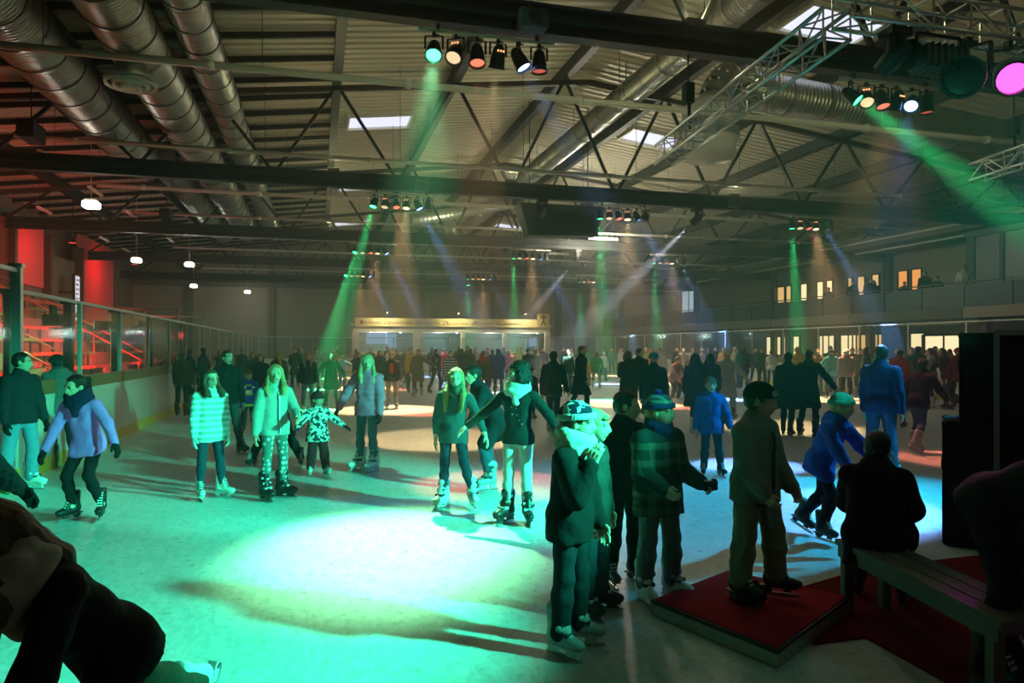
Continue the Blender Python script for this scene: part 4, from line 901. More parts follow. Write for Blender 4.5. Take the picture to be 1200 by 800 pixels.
# ---- skeleton
def limb(f, a, s): f, a = math.radians(f), math.radians(a); return A(s * math.sin(a), -math.sin(f) * math.cos(a), -math.cos(f) * math.cos(a))
def skel(H, pose, wide=1.0):
    fs = H / 1.75; hh = .145 + .0475 * H; ah = .165 * fs; L = (H - hh - ah) / .835; S = dict(H=H, fs=fs, hh=hh, L=L, u=L / 1.625)
    Rt = rot('Z', pose.get('twist', 0)) @ rot('X', pose.get('lean', 0)) @ rot('Y', pose.get('side', 0))
    S['Rt'] = Rt; S['pel'] = A(0, 0, 0); S['sh'] = Rt @ A(0, 0, .295 * L)
    yw, pt, rl = pose.get('head', (0, 0, 0)); S['Rh'] = rot('Z', yw) @ rot('X', pt) @ rot('Y', rl)
    S['chin'] = S['sh'] + Rt @ A(0, -.012 * L, .042 * L); S['chin'] = S['chin'] + A(0, 0, 0)
    for nm, s in (('l', 1), ('r', -1)):
        f, a, f2, a2 = pose.get('arm_' + nm, (4, 9, 12, 6))
        p = S['sh'] + Rt @ A(s * .108 * L * wide, 0, -.028 * L); e = p + limb(f, a, s) * .172 * L; w = e + limb(f2, a2, s) * .152 * L
        S['arm_' + nm] = (p, e, w); S['hd_' + nm] = limb(f2, a2, s)
        q = list(pose.get('leg_' + nm, (2, 4, -2, 3))) + [s * 14, 0][len(pose.get('leg_' + nm, (0,) * 4)) - 4:]
        f, a, f2, a2, fy, fp = q[:6]
        h = A(s * .053 * L, 0, -.01 * L); kn = h + limb(f, a, s) * .25 * L; an = kn + limb(f2, a2, s) * .24 * L
        Rf = rot('Z', fy) @ rot('X', fp); S['leg_' + nm] = (h, kn, an); S['Rf_' + nm] = Rf
    mz = min(min((S['leg_' + n][2] + S['Rf_' + n] @ (A(0, y, -.165) * fs))[2] for y in (.09, -.19)) for n in 'lr')
    S['dz'] = A(0, 0, -mz)
    for k in ('pel', 'sh', 'chin'): S[k] = S[k] + S['dz']
    for k in ('arm_l', 'arm_r', 'leg_l', 'leg_r'): S[k] = tuple(p + S['dz'] for p in S[k])
    return S
def torso_prims(S, e, z0, chest=1.0, waist=1.0):
    L, u, Rt, o = S['L'], S['u'], S['Rt'], S['pel']; P = []
    def T(x, y, z): return o + Rt @ A(x * u, y * u, z)
    for s in (-1, 1):
        P.append(('c', T(s * .066, 0, z0), T(s * .056 * waist, 0, .13 * L), .090 * u + e, .080 * u * waist + e))
        P.append(('c', T(s * .056 * waist, 0, .13 * L), T(s * .072 * chest, 0, .235 * L), .080 * u * waist + e, .090 * u * chest + e))
        P.append(('c', T(s * .03, .005, .295 * L), T(s * .14 * chest, 0, .262 * L), .058 * u + e * .8, .05 * u + e * .7))
    return P
def arm_prims(S, e, end=0.0):
    P = []
    for n in 'lr':
        p, q, w = S['arm_' + n]; d = w - q; u = S['u']
        P += [('c', p, q, .056 * u + e, .045 * u + e), ('c', q, w - d * end, .045 * u + e, .034 * u + e * .8)]
    return P
def leg_prims(S, e, flare=0.0, end=0.0):
    P = []; u = S['u']
    for n in 'lr':
        h, k, a = S['leg_' + n]; d = a - k
        P += [('c', h, k, .080 * u + e, .054 * u + e * .8), ('c', k, k + d * .35, .052 * u + e * .8, .053 * u + e * .8 + flare * .4), ('c', k + d * .35, a - d * end, .053 * u + e * .8 + flare * .4, .037 * u + e * .8 + flare)]
    P.append(('e', S['pel'] + A(0, .012, -.005), S['Rt'], A(.150 * u + e, .108 * u + e, .10 * u + e)))
    return P
def wrinkle(g, D, amp, freq=38.0, seed=0.0):
    X, Y, Z = g.xyz()
    w = np.sin(Z * freq + 2.2 * np.sin(X * 17 + seed) + 1.7 * np.sin(Y * 21 + seed * 2)) * np.sin(X * 9 + Y * 13 + Z * 7 + seed)
    return D + (w * amp).astype(f32)
def body_mesh(S, res, far, gl=(0, 0), gloves=False):
    P = torso_prims(S, 0, .0) + arm_prims(S, 0) + leg_prims(S, 0) + [('c', S['sh'], S['chin'] + S['Rh'] @ A(0, .15 * S['hh'], .1 * S['hh']), .06 * S['u'], .2 * S['hh'])]
    for n in 'lr':
        h, k, a = S['leg_' + n]; P.append(('c', a, a + S['Rf_' + n] @ (A(0, -.12, -.04) * S['fs']), .036 * S['fs'], .03 * S['fs']))
        if far: w = S['arm_' + n][2]; P.append(('c', w, w + S['hd_' + n] * .13 * S['u'], .034 * S['u'], .03 * S['u']))
    V, F = solid(P, res, .03); mi = np.zeros(len(F), int)
    hv, hf, hm = head_t(.075 if far else .032); hw = (hv * S['hh']) @ S['Rh'].T + S['chin']
    F = np.concatenate([F, hf + len(V)]); V = np.concatenate([V, hw]); mi = np.concatenate([mi, hm])
    if not far:
        for n, s, c in (('l', 1, gl[0]), ('r', -1, gl[1])):
            tv, tf, M = hand_world(S, n, s, c, 0.0); F = np.concatenate([F, tf + len(V)]); V = np.concatenate([V, tv]); mi = np.concatenate([mi, np.zeros(len(tf), int)])
    return V, F, mi
def hand_world(S, n, s, curl, fat):
    tv, tf = hand_t(curl, fat=fat); tv = tv * S['u'] ** .7
    if s < 0: tv = tv * A(-1, 1, 1); tf = tf[:, ::-1]
    z = -S['hd_' + n]; y = A(0, 1 if z[2] >= 0 else -1, 0) if abs(z[1]) < .85 else A(0, 0, 1) * (1 if z[1] < 0 else -1)
    y = y - z * (y @ z); y /= np.linalg.norm(y); x = np.cross(y, z); R = np.stack([x, y, z], 1)
    return tv @ R.T + S['arm_' + n][2], tf, R
def jacket_mesh(S, res, hem=.10, loose=.018, waist=1.0, chest=1.0, hood=False, collar=True, puff=0, end=0.02, amp=.004, seed=0.0, sleeve=0.0, flare=0.0):
    L, u, Rt, o = S['L'], S['u'], S['Rt'], S['pel']
    T = torso_prims(S, loose, -hem * L, chest, waist)
    if flare: T += [('c', o + Rt @ A(s * .05 * u, 0, .1 * L), o + Rt @ A(s * .085 * u, 0, -hem * L), .09 * u + loose, .11 * u + loose + flare) for s in (-1, 1)]
    T.append(('e', o + Rt @ A(0, .01, 0), Rt, A(.150 * u + loose, .108 * u + loose, .10 * u + loose)))
    for n in 'lr':
        h, k, a = S['leg_' + n]; big_ = .02 if hem > .15 else .004
        T.append(('c', h, h + (k - h) * min(1, hem * 1.3 / .25), .082 * u + loose, .068 * u + loose + big_))
    q_ = [S['leg_' + n][0] + (S['leg_' + n][1] - S['leg_' + n][0]) * min(1, hem * 1.3 / .25) for n in 'lr']; T.append(('c', o, (q_[0] + q_[1]) / 2, .10 * u + loose, .078 * u + loose))
    Ar = arm_prims(S, loose * .8 + sleeve, end)
    if collar: T.append(('c', S['sh'] + Rt @ A(0, .01, -.01), S['chin'] + A(0, .02, .0), .085 * u + loose * .5, .062 * u + loose * .6))
    if hood:
        b = S['sh'] + Rt @ A(0, .095 * u, .012); T += [('e', b, Rt, A(.125 * u, .07 * u, .085 * u)), ('c', b + Rt @ A(-.1 * u, -.06 * u, .02), b + Rt @ A(.1 * u, -.06 * u, .02), .045 * u, .045 * u)]
        T += [('c', b + Rt @ A(s * .1 * u, -.05 * u, .015), S['sh'] + Rt @ A(s * .045 * u, -.105 * u, -.015), .042 * u, .03 * u) for s in (-1, 1)]
    lo, hi = bounds(T + Ar); g = Grid(lo, hi, res); D = g.union(g.new(), T, .045); X, Y, Z = g.xyz()
    n = Rt[:, 2]; hz = (X - f32(o[0])) * f32(n[0]) + (Y - f32(o[1])) * f32(n[1]) + (Z - f32(o[2])) * f32(n[2])
    D = np.maximum(D, (-hem * L - hz).astype(f32))
    D2 = g.union(g.new(), Ar, .03); D = smin(D, D2, f32(.014))
    if puff: D = D + (np.abs(np.sin(hz * puff)) * -.010 + .004).astype(f32)
    if amp: D = wrinkle(g, D, amp, 34, seed)
    return nets(D, g)
def trousers_mesh(S, res, loose=.01, flare=.008, end=.0, amp=.003, seed=0.0):
    P = leg_prims(S, loose, flare, end); lo, hi = bounds(P); g = Grid(lo, hi, res); D = g.union(g.new(), P, .03)
    if amp: D = wrinkle(g, D, amp, 46, seed)
    return nets(D, g)
def hair_shape(kind, res, length=1.0, seed=0.0):
    """head units"""
    P = [('e', A(0, .075, .645), None, A(.372, .45, .395))]; cut = 1
    if kind in ('short',): P.append(('e', A(0, .16, .46), None, A(.34, .34, .30)))
    if kind == 'fringe': P += [('e', A(0, .14, .44), None, A(.36, .34, .34)), ('c', A(-.2, -.33, .76), A(.2, -.33, .76), .09, .09)]
    if kind in ('long', 'bob', 'curly', 'wavy'):
        l = {'bob': .25, 'curly': .45, 'long': 1.0, 'wavy': 1.15}[kind] * length
        for s in (-1, 1):
            P += [('c', A(s * .15, .26, .6), A(s * .20, .36, .30), .27, .22), ('c', A(s * .31, .0, .68), A(s * .35, -.03, .25), .11, .12)]
            if kind in ('bob', 'curly'): P += [('c', A(s * .20, .36, .30), A(s * .2, .40, .3 - l), .22, .14), ('c', A(s * .35, -.03, .25), A(s * .34, -.05, .3 - l), .12, .09)]
            if kind in ('long', 'wavy'): P += [('c', A(s * .20, .36, .30), A(s * .22, .60, -.15), .22, .17), ('c', A(s * .22, .60, -.15), A(s * .20, .64, .2 - l), .17, .08), ('c', A(s * .35, -.03, .25), A(s * .42, -.42, -.22), .13, .17), ('c', A(s * .42, -.42, -.22), A(s * .38, -.60, .2 - l), .17, .09)]
            if kind == 'curly': P += [('e', A(s * .36, .12, .38), None, A(.24, .36, .46)), ('e', A(0, .2, .82), None, A(.46, .46, .34)), ('e', A(0, .42, .3), None, A(.4, .3, .5))]
    if kind == 'tail': P += [('e', A(0, .16, .48), None, A(.33, .34, .30)), ('c', A(0, .48, .72), A(.02, .66, .62), .07, .12), ('c', A(.02, .66, .62), A(.03, .66, .05), .12, .05)]
    def post(D, g):
        X, Y, Z = g.xyz()
        fx = np.abs(X) - .27 ; face = np.maximum(np.maximum(fx, Y + .12 + .35 * np.maximum(Z - .62, 0)), (Z - (.83 if kind != 'fringe' else .70)))   # opening for the face
        D = -smin(-D, face.astype(f32), f32(.05))
        neck = np.maximum(np.sqrt(X ** 2 + (Y - .12) ** 2) - .22, Z - .2); D = np.maximum(D, -neck.astype(f32))
        a = .014 if kind != 'curly' else .03
        fr = 42 if kind != 'curly' else 26
        w = np.sin(X * fr + 2.5 * np.sin(Z * (5 if kind != 'curly' else 22) + seed)) * np.sin(Y * fr * .8 + 2 * np.sin(Z * 6))
        return D + (w * a).astype(f32)
    return solid(P, res, .07, post)
def beanie_shape(res, cuff=True, tall=0.0, peak=False):
    def post(D, g):
        X, Y, Z = g.xyz(); pl = (.60 + .10 * (-(Y))) - Z      # rim a little higher in front
        D = np.maximum(D, pl.astype(f32))
        r = np.sqrt((X / .43) ** 2 + ((Y - .055) / .51) ** 2) - 1
        if cuff:
            band = np.maximum(np.abs(r) * .42 - .03, np.abs(Z - (.68 - .10 * Y)) - .085); D = smin(D, band.astype(f32), f32(.02))
        return D + (np.sin(np.arctan2(X, Y - .05) * 40) * .006).astype(f32)
    return solid([('e', A(0, .055, .66), None, A(.425, .505, .445 + tall))], res, .02, post)
def scarf_mesh(S, res, big=1.0, ends=False):
    P = []; c = S['sh'] + S['Rt'] @ A(0, -.005, .02 * S['L']); u = S['u']; N = 10
    for lay, (r, h, t) in enumerate(((.088, .0, .048), (.082, .045, .042))):
        ring = [c + S['Rt'] @ A(r * u * big ** .5 * math.cos(2 * math.pi * k / N), (r * u * big ** .5) * math.sin(2 * math.pi * k / N), (h + .018 * math.sin(2 * math.pi * k / N)) * big + .012 * math.sin(3.0 * k + lay)) for k in range(N)]
        for k in range(N): P.append(('c', ring[k], ring[(k + 1) % N], t * u * big, t * u * big))
    if big > 1.1 or ends:
        P.append(('c', c + S['Rt'] @ A(-.03, -.10 * u, 0), c + S['Rt'] @ A(.02, -.135 * u, -.10 * big), .05 * u, .035 * u))
    if ends: P.append(('c', c + S['Rt'] @ A(.03, -.11 * u, 0), c + S['Rt'] @ A(.05, -.13 * u, -.26), .045 * u, .035 * u))
    def post(D, g): return wrinkle(g, D, .007, 60, 1.3)
    return solid(P, res, .015, post)

# ---- skates: sole at z 0, facing -Y, blade below
SKM = {}
SKATE_COL = {'white': (.72, .74, .72), 'black': (.014, .014, .016), 'grey': (.30, .32, .34), 'blue': (.16, .24, .32), 'dark': (.05, .05, .06), 'red': (.4, .03, .04)}
BLADE = plain('skate_blade_steel', (.6, .62, .64), .25, .9); SOLEW = plain('skate_holder_white', (.62, .64, .62), .4); LACE = plain('skate_lace', (.04, .04, .045), .8); LACEW = plain('skate_lace_white', (.7, .7, .7), .8)
def skate_parts(style, col, far):
    key = (style, col, far)
    if key in SKM: return SKM[key]
    b = 1.18 if style == 'rental' else 1.0; m = plain('skate_boot_' + col, SKATE_COL[col], .45)
    P = [('c', A(0, .045, .05), A(0, -.12, .042), .045 * b, .04 * b), ('e', A(0, -.15, .038), None, A(.043 * b, .06, .036 * b)), ('c', A(0, .03, .07), A(0, .04, .235), .048 * b, .052 * b), ('c', A(0, -.07, .075), A(0, -.012, .20), .032 * b, .036 * b), ('e', A(0, .065, .07), None, A(.036 * b, .035, .06))]
    if style == 'rental': P += [('c', A(0, -.02, .26), A(0, .05, .255), .05, .055), ('c', A(-.045, -.03, .14), A(.045, -.03, .14), .03, .03)]
    def post(D, g):
        X, Y, Z = g.xyz(); D = np.maximum(D, (-Z + .004).astype(f32)); return np.maximum(D, (Z - .262).astype(f32)) if style != 'rental' else D
    V, F = solid(P, .011 if not far else .026, .02, post); boot = np_mesh('skate', V, F, m)
    out = dict(boot=boot, style=style)
    sm = SOLEW if col in ('white', 'grey', 'blue') else plain('skate_holder_dark', (.03, .03, .03), .4)
    h = MB()
    if style == 'figure': h.box((0, -.055, .002), (.062, .235, .012)).box((0, .055, -.018), (.05, .06, .03)).box((0, -.09, -.02), (.018, .06, .035)).box((0, .055, -.042), (.012, .05, .02)).box((0, .085, .002), (.05, .06, .012))
    else: h.box((0, -.045, .0), (.066, .27, .014)).box((0, .05, -.026), (.028, .085, .042)).box((0, -.105, -.026), (.028, .095, .042)).box((0, -.03, -.046), (.016, .28, .012))
    out['holder'] = h.mesh('blade_holder', sm)
    bl = MB(); pts = [(.115, -.058), (.115, -.070), (.07, -.075), (-.15, -.075), (-.195, -.066), (-.205, -.050), (-.19, -.048), (-.17, -.045), (.09, -.045)]
    n = len(pts); bl.add([(-.004, y, z) for y, z in pts] + [(.004, y, z) for y, z in pts], [tuple(range(n)), tuple(range(2 * n - 1, n - 1, -1))] + [(k + n, (k + 1) % n + n, (k + 1) % n, k) for k in range(n)])
    out['blade'] = bl.mesh('blade', BLADE)
    lc = MB()
    if style == 'rental':
        for z, y, w in ((.10, -.085, .10), (.16, -.045, .105), (.225, -.02, .115)): lc.box((0, y, z), (w, .03, .022)); lc.box((w / 2, y + .02, z), (.016, .05, .028))
    else:
        for k in range(6):
            t = k / 5; y = -.108 + .07 * t; z = .083 + .13 * t; lc.bar((-.026, y, z), (.026, y, z + .012), .008, .008); lc.bar((.026, y, z), (-.026, y, z + .012), .008, .008)
    out['lace'] = lc.mesh('laces', LACE if col in ('white', 'grey', 'blue') else LACEW)
    SKM[key] = out; return out
def add_skates(root, S, style, col, far):
    sp = skate_parts(style, col, far)
    for n in 'lr':
        an = S['leg_' + n][2]; R = S['Rf_' + n]; M = Matrix(R.tolist()).to_4x4() @ Matrix.Diagonal((S['fs'], S['fs'], S['fs'], 1)); M.translation = Vector(an + R @ (A(0, 0, -.09) * S['fs']))
        o = link('skate', sp['boot'], root); o.matrix_local = M
        for nm in ('holder', 'blade', 'lace'):
            if far and nm == 'lace': continue
            link({'holder': 'blade_holder', 'blade': 'blade', 'lace': 'buckles' if style == 'rental' else 'laces'}[nm], sp[nm], o)

SKIN = {k: plain('skin_' + k, c, .55, 0, .1, 90, .35) for k, c in dict(fair=(.62, .38, .28), tan=(.46, .26, .17), light=(.70, .46, .36)).items()}
EYEW = plain('eye_white', (.75, .75, .72), .3); IRIS = plain('iris', (.05, .035, .025), .2); LIP = plain('lips', (.45, .16, .14), .45)
HAIRC = {'brown': (.10, .052, .026), 'dark': (.012, .009, .008), 'black': (.006, .005, .006), 'blond': (.42, .27, .10), 'fair': (.50, .36, .17), 'red': (.28, .07, .02), 'grey': (.25, .24, .22)}
def hair_mat(c):
    nm = 'hair_' + c
    if nm in MATS: return MATS[nm]
    m, t, b = _nodes(nm); L = t.links; b.inputs['Roughness'].default_value = .45; b.inputs['Specular IOR Level'].default_value = .4
    tc = t.nodes.new('ShaderNodeTexCoord'); mp = t.nodes.new('ShaderNodeMapping'); mp.inputs['Scale'].default_value = (90, 90, 6); n = t.nodes.new('ShaderNodeTexNoise'); n.inputs['Scale'].default_value = 1.0; n.inputs['Detail'].default_value = 2
    L.new(tc.outputs['Object'], mp.inputs[0]); L.new(mp.outputs[0], n.inputs['Vector'])
    cr = t.nodes.new('ShaderNodeValToRGB'); c0 = HAIRC[c]; cr.color_ramp.elements[0].position = .3; cr.color_ramp.elements[1].position = .7
    cr.color_ramp.elements[0].color = sc3([x * .55 for x in c0]); cr.color_ramp.elements[1].color = sc3([min(1, x * 1.3) for x in c0]); L.new(n.outputs['Fac'], cr.inputs[0]); L.new(cr.outputs[0], b.inputs['Base Color'])
    bp = t.nodes.new('ShaderNodeBump'); bp.inputs['Strength'].default_value = .6; bp.inputs['Distance'].default_value = .01; L.new(n.outputs['Fac'], bp.inputs['Height']); L.new(bp.outputs[0], b.inputs['Normal'])
    MATS[nm] = m; return m
def skin_mats(sk, hc): return [SKIN[sk], EYEW, IRIS, LIP, hair_mat(hc)]
def face_rz(p, face): return math.atan2(-p[0], p[1]) + math.radians(face)
def head_M(S):
    M = Matrix((S['Rh'] * S['hh']).tolist()).to_4x4(); M.translation = Vector(S['chin']); return M

def person(label, loc, face, H, pose, top, bottom, hair=('short', 'brown'), hat=None, skate=('figure', 'white'), skin='fair', scarf=None, gloves=None, curl=(.5, .5), res=.016, shoes=False, group=None, extra=None):
    """a near, individually posed figure: the body is the thing, its clothes are parts"""
    S = skel(H, pose, top.get('wide', 1.0)); V, F, mi = body_mesh(S, res * 1.25, False, curl)
    me = np_mesh('person', V, F, skin_mats(skin, hair[1] if hair else 'brown'), mi); root = link('person', me); tag(root, label, 'person', group)
    root.location = loc; root.rotation_euler = (0, 0, face_rz(loc, face)); sd = (hash(label) % 97) * .11
    sd = sum(ord(c) for c in label) % 97 * .11
    t = {k: v for k, v in top.items() if k not in ('mat', 'name', 'wide', 'zip', 'band', 'undermat')}
    V, F = jacket_mesh(S, res, seed=sd, **t); jk = link(top.get('name', 'jacket'), np_mesh('jacket', V, F, top['mat']), root)
    if top.get('zip'):
        z = MB(); Rt = S['Rt']; u = S['u']; L = S['L']; lo_ = top.get('loose', .018)
        pts = [S['pel'] + Rt @ A(0, -(.105 * u + lo_ + .012 + dy * u), zz * L) for zz, dy in ((-.06, .008), (.06, .0), (.15, -.004), (.22, .0), (.27, -.02))]
        for a, b in zip(pts[:-1], pts[1:]): z.bar(a, b, .014, .014)
        z.build('zipper', top['zip'], jk)
    b = {k: v for k, v in bottom.items() if k not in ('mat', 'name')}
    V, F = trousers_mesh(S, res, seed=sd + 1, **b); link(bottom.get('name', 'trousers'), np_mesh('trousers', V, F, bottom['mat']), root)
    if hair:
        V, F = hair_shape(hair[0], .03, hair[2] if len(hair) > 2 else 1.0, sd); o = link('hair', np_mesh('hair', V, F, hair_mat(hair[1])), root); o.matrix_local = head_M(S)
    if hat:
        V, F = beanie_shape(.03, hat.get('cuff', True), hat.get('tall', 0)); C = V[F].mean(1)
        o = link('beanie', np_mesh('beanie', V, F, [hat['mat'], hat.get('cuffmat', hat['mat'])], (C[:, 2] < .765 - .10 * C[:, 1]).astype(int)), root); o.matrix_local = head_M(S)
        if hat.get('pompom'):
            V, F = solid([('e', A(0, .08, 1.12), None, A(.12, .12, .11))], .03, .02, lambda D, g: wrinkle(g, D, .03, 60)); link('pompom', np_mesh('pompom', V, F, hat['pompom']), o)
    if scarf:
        V, F = scarf_mesh(S, res * .9, scarf.get('big', 1.0), scarf.get('ends', False)); link('scarf', np_mesh('scarf', V, F, scarf['mat']), root)
    if gloves:
        for n, s, c in (('l', 1, curl[0]), ('r', -1, curl[1])):
            V, F, R = hand_world(S, n, s, c, .0035); link('glove', np_mesh('glove', V, F, gloves), root)
    if skate: add_skates(root, S, skate[0], skate[1], False)
    root['_'] = 0; del root['_']
    return root, S
# ------------------------------------------------------------------ the skaters in front
J = dict
WHITE = (.75, .76, .74); NAVY = (.012, .018, .05); BLK = (.008, .008, .009); JEAN = (.035, .07, .13); JEANL = (.13, .22, .32); DJEAN = (.012, .02, .035)
STAND = {}
W = -0.0
# man at the left edge by the glass
person('man in dark jacket, light jeans and white skates at the far left boards', ground(24, 575), 35, 1.70, J(arm_l=(10, 8, 18, 4), arm_r=(5, 10, 15, 6), head=(40, 6, 0), leg_l=(10, 3, -6, 2), leg_r=(-4, 6, -8, 4)),
       J(mat=fabric((.012, .016, .022)), hem=.07, loose=.022), J(mat=fabric(JEANL), loose=.02, flare=.02), ('short', 'dark'), skate=('rental', 'white'), gloves=fabric(BLK))
person('person in grey hooded jacket and dark jeans facing the left boards', ground(72, 546), -150, 1.66, J(arm_l=(20, 8, 60, -10), arm_r=(20, 8, 55, -10), lean=10, head=(-10, 15, 0), leg_l=(6, 5, -6, 4), leg_r=(-4, 5, -8, 4)),
       J(mat=fabric((.12, .13, .13)), hem=.09, loose=.035, hood=True, name='hooded_jacket'), J(mat=fabric((.02, .025, .04)), loose=.015), ('short', 'dark'), J(mat=fabric((.02, .02, .022))), skate=('rental', 'dark'))
person('girl in purple jacket with navy scarf, black shorts and tights, bending her knees', ground(104, 608), -35, 1.57, J(arm_l=(12, 40, 16, 30), arm_r=(22, 12, 28, 8), lean=14, head=(-22, 16, 6), leg_l=(34, 9, -24, 7, 25, 0), leg_r=(30, 5, -20, 4, -15, 0), side=-3),
       J(mat=fabric((.75, .20, .68)), hem=.075, loose=.016, waist=.95), J(mat=fabric((.010, .010, .012)), loose=.006, flare=0, name='tights'), ('tail', 'dark'), skate=('figure', 'black'), scarf=J(mat=fabric((.012, .014, .05)), big=1.25), gloves=fabric(BLK))
person('girl with glasses in white striped padded jacket and skinny jeans', ground(246, 585), 20, 1.50, J(arm_l=(2, 7, 8, 2), arm_r=(2, 8, 6, 3), head=(12, 2, 0), leg_l=(6, 5, -3, 5, 30), leg_r=(0, 3, -4, 2, -10)),
       J(mat=pattern('white_teal_stripes', 'stripe', (.66, .70, .68), (.30, .42, .42), 15), hem=.11, loose=.014, puff=46, end=.08), J(mat=fabric((.02, .04, .07)), loose=.006, flare=-.002), ('long', 'brown', .55), skate=('figure', 'white'), gloves=fabric((.45, .6, .58)))
ob = bpy.context.scene.objects
def add_glasses(root, S):
    M = head_M(S); m_ = MB()
    for s in (-1, 1):
        ring = [(s * .14 + .085 * math.cos(t), -.415 , .49 + .065 * math.sin(t)) for t in [2 * math.pi * k / 12 for k in range(12)]]
        for k in range(12): m_.tube(ring[k], ring[(k + 1) % 12], .012, n=4)
        m_.tube((s * .225, -.41, .50), (s * .34, .02, .50), .012, n=4)
    m_.tube((-.055, -.425, .5), (.055, -.425, .5), .012, n=4)
    o = m_.build('glasses', BLACK, root); o.matrix_local = M
r_, S_ = person('man in black sweater walking behind the striped girl', ground(266, 532), 15, 1.73, J(head=(18, 4, 0), arm_l=(6, 8, 15, 4), arm_r=(5, 8, 12, 4), leg_l=(14, 6, 2, 10, 20, 0), leg_r=(-10, 3, -16, 2)),
       J(mat=fabric((.008, .011, .014)), hem=.07, loose=.016, name='sweater'), J(mat=fabric((.05, .06, .06)), loose=.014), ('short', 'dark'), skate=('figure', 'black'))
# glasses for the striped girl
for o_ in ob:
    if o_.get('label', '').startswith('girl with glasses'): add_glasses(o_, skel(1.50, J(head=(12, 2, 0), leg_l=(6, 5, -3, 5, 30), leg_r=(0, 3, -4, 2, -10))))
jr, jS = person('small boy in blue hockey jersey with yellow trim', ground(291, 509), 5, 1.31, J(arm_l=(8, 18, 20, 12), arm_r=(10, 14, 24, 8), head=(5, 4, 0), leg_l=(8, 6, -4, 5), leg_r=(2, 5, -6, 4)),
       J(mat=fabric((.03, .045, .32)), hem=.12, loose=.04, name='hockey_jersey', flare=.01), J(mat=fabric((.02, .02, .03)), loose=.02), ('fringe', 'brown'), skate=('figure', 'red'), res=.018)
def front_patch(root, S, name, cx, cz, w_, h_, mat, loose, th=.006):
    u, L, Rt = S['u'], S['L'], S['Rt']; c = S['pel'] + Rt @ A(cx * u, -(.098 * u + loose + .022), cz * L)
    o = MB().box((0, 0, 0), (w_, th, h_)).build(name, mat, root); M = Matrix(Rt.tolist()).to_4x4(); M.translation = Vector(c); o.matrix_local = M; return o
YEL = fabric((.70, .50, .06)); front_patch(jr, jS, 'emblem', 0, .13, .13, .11, YEL, .04); front_patch(jr, jS, 'emblem_print', -.02, .14, .09, .05, fabric(WHITE), .045); front_patch(jr, jS, 'collar_trim', 0, .255, .10, .03, YEL, .03)
front_patch(jr, jS, 'shoulder_badge', -.11, .225, .045, .06, fabric(WHITE), .028); front_patch(jr, jS, 'shoulder_badge', .12, .22, .06, .035, fabric(WHITE), .028)
for k in range(4): front_patch(jr, jS, 'hem_stripe', -.09 + .06 * k, -.085, .05, .05, YEL, .05)
# girl in teal hoodie and dotted leggings, and the dark skater hidden behind her
person('girl in grey-green hoodie and white-dotted leggings with black skates', ground(322, 585), 25, 1.56, J(arm_l=(30, 8, 70, -18), arm_r=(-2, 12, 6, 8), head=(-22, 0, 0), leg_l=(2, 3, -4, 2, 40), leg_r=(2, 4, -3, 3, 5)),
       J(mat=fabric((.30, .40, .38)), hem=.08, loose=.022, hood=True, name='hoodie', zip=ALU), J(mat=pattern('dotted_leggings', 'dots', (.10, .17, .16), (.70, .74, .70), 17), loose=.006, flare=0, name='leggings'), ('long', 'fair', .75), skate=('rental', 'black'))
person('dark clothed skater in a wide stance mostly hidden behind the girl in dotted leggings', ground(326, 546), -15, 1.50, J(lean=26, head=(0, 10, 0), arm_l=(28, 42, 30, 30), arm_r=(15, 20, 20, 10), leg_l=(22, 24, -10, 24), leg_r=(20, 26, -10, 24)),
       J(mat=fabric((.012, .013, .016)), hem=.08, loose=.02), J(mat=fabric((.010, .011, .012)), loose=.02, flare=.01), ('short', 'dark'), skate=('figure', 'black'), gloves=fabric(BLK), res=.02)
person('small child in white jacket with dark spots, burgundy trousers and knitted hat', ground(372, 556), 12, 1.14, J(arm_l=(18, 45, 20, 55), arm_r=(25, 45, 50, 30), head=(25, 4, 0), leg_l=(6, 7, -2, 6), leg_r=(4, 5, -3, 5)),
       J(mat=pattern('spotted_child_jacket', 'blotch', (.68, .72, .72), (.03, .04, .06), 22), hem=.14, loose=.032, flare=.012), J(mat=fabric((.14, .015, .025)), loose=.03, flare=.01), ('fringe', 'brown'), J(mat=fabric((.10, .02, .025)), pompom=fabric((.12, .02, .03))), skate=('rental', 'white'), gloves=fabric((.12, .03, .10)))
person('woman in mauve padded jacket and jeans leading the small child by the hand', ground(431, 552), -28, 1.66, J(arm_l=(6, 10, 10, 4), arm_r=(14, 32, 10, 26), head=(30, 6, 0), leg_l=(8, 3, -4, 2, -10), leg_r=(2, 4, -3, 3, -30)),
       J(mat=fabric((.70, .16, .30)), hem=.08, loose=.028, puff=40), J(mat=fabric((.07, .14, .18)), loose=.008), ('long', 'fair', .9), skate=('rental', 'white'), gloves=fabric((.03, .02, .03)))
person('girl with long blond hair, dark top, scarf and dark jeans skating towards the camera', ground(531, 595), -8, 1.53, J(arm_l=(12, 28, 22, 22), arm_r=(2, 11, 6, 3), head=(5, 3, 4), side=3, leg_l=(16, 10, -10, 14, 20, 0), leg_r=(2, 3, -2, 3, -30)),
       J(mat=fabric((.03, .075, .085)), hem=.09, loose=.012, waist=.92, end=.25), J(mat=fabric((.012, .03, .055)), loose=.005, flare=-.003), ('wavy', 'blond', 1.1), skate=('rental', 'white'), scarf=J(mat=fabric((.05, .09, .07)), big=1.08))
person('skater in jeans and dark coat passing behind the girl in white jeans', ground(580, 576), -70, 1.62, J(lean=30, arm_l=(30, 20, 35, 10), arm_r=(-25, 20, -15, 12), head=(0, 10, 0), leg_l=(30, 4, -12, 3), leg_r=(8, 4, -4, 3)),
       J(mat=fabric((.012, .016, .02)), hem=.16, loose=.02, name='coat', flare=.02), J(mat=fabric((.035, .08, .12)), loose=.012), ('short', 'dark'), skate=('rental', 'grey'))
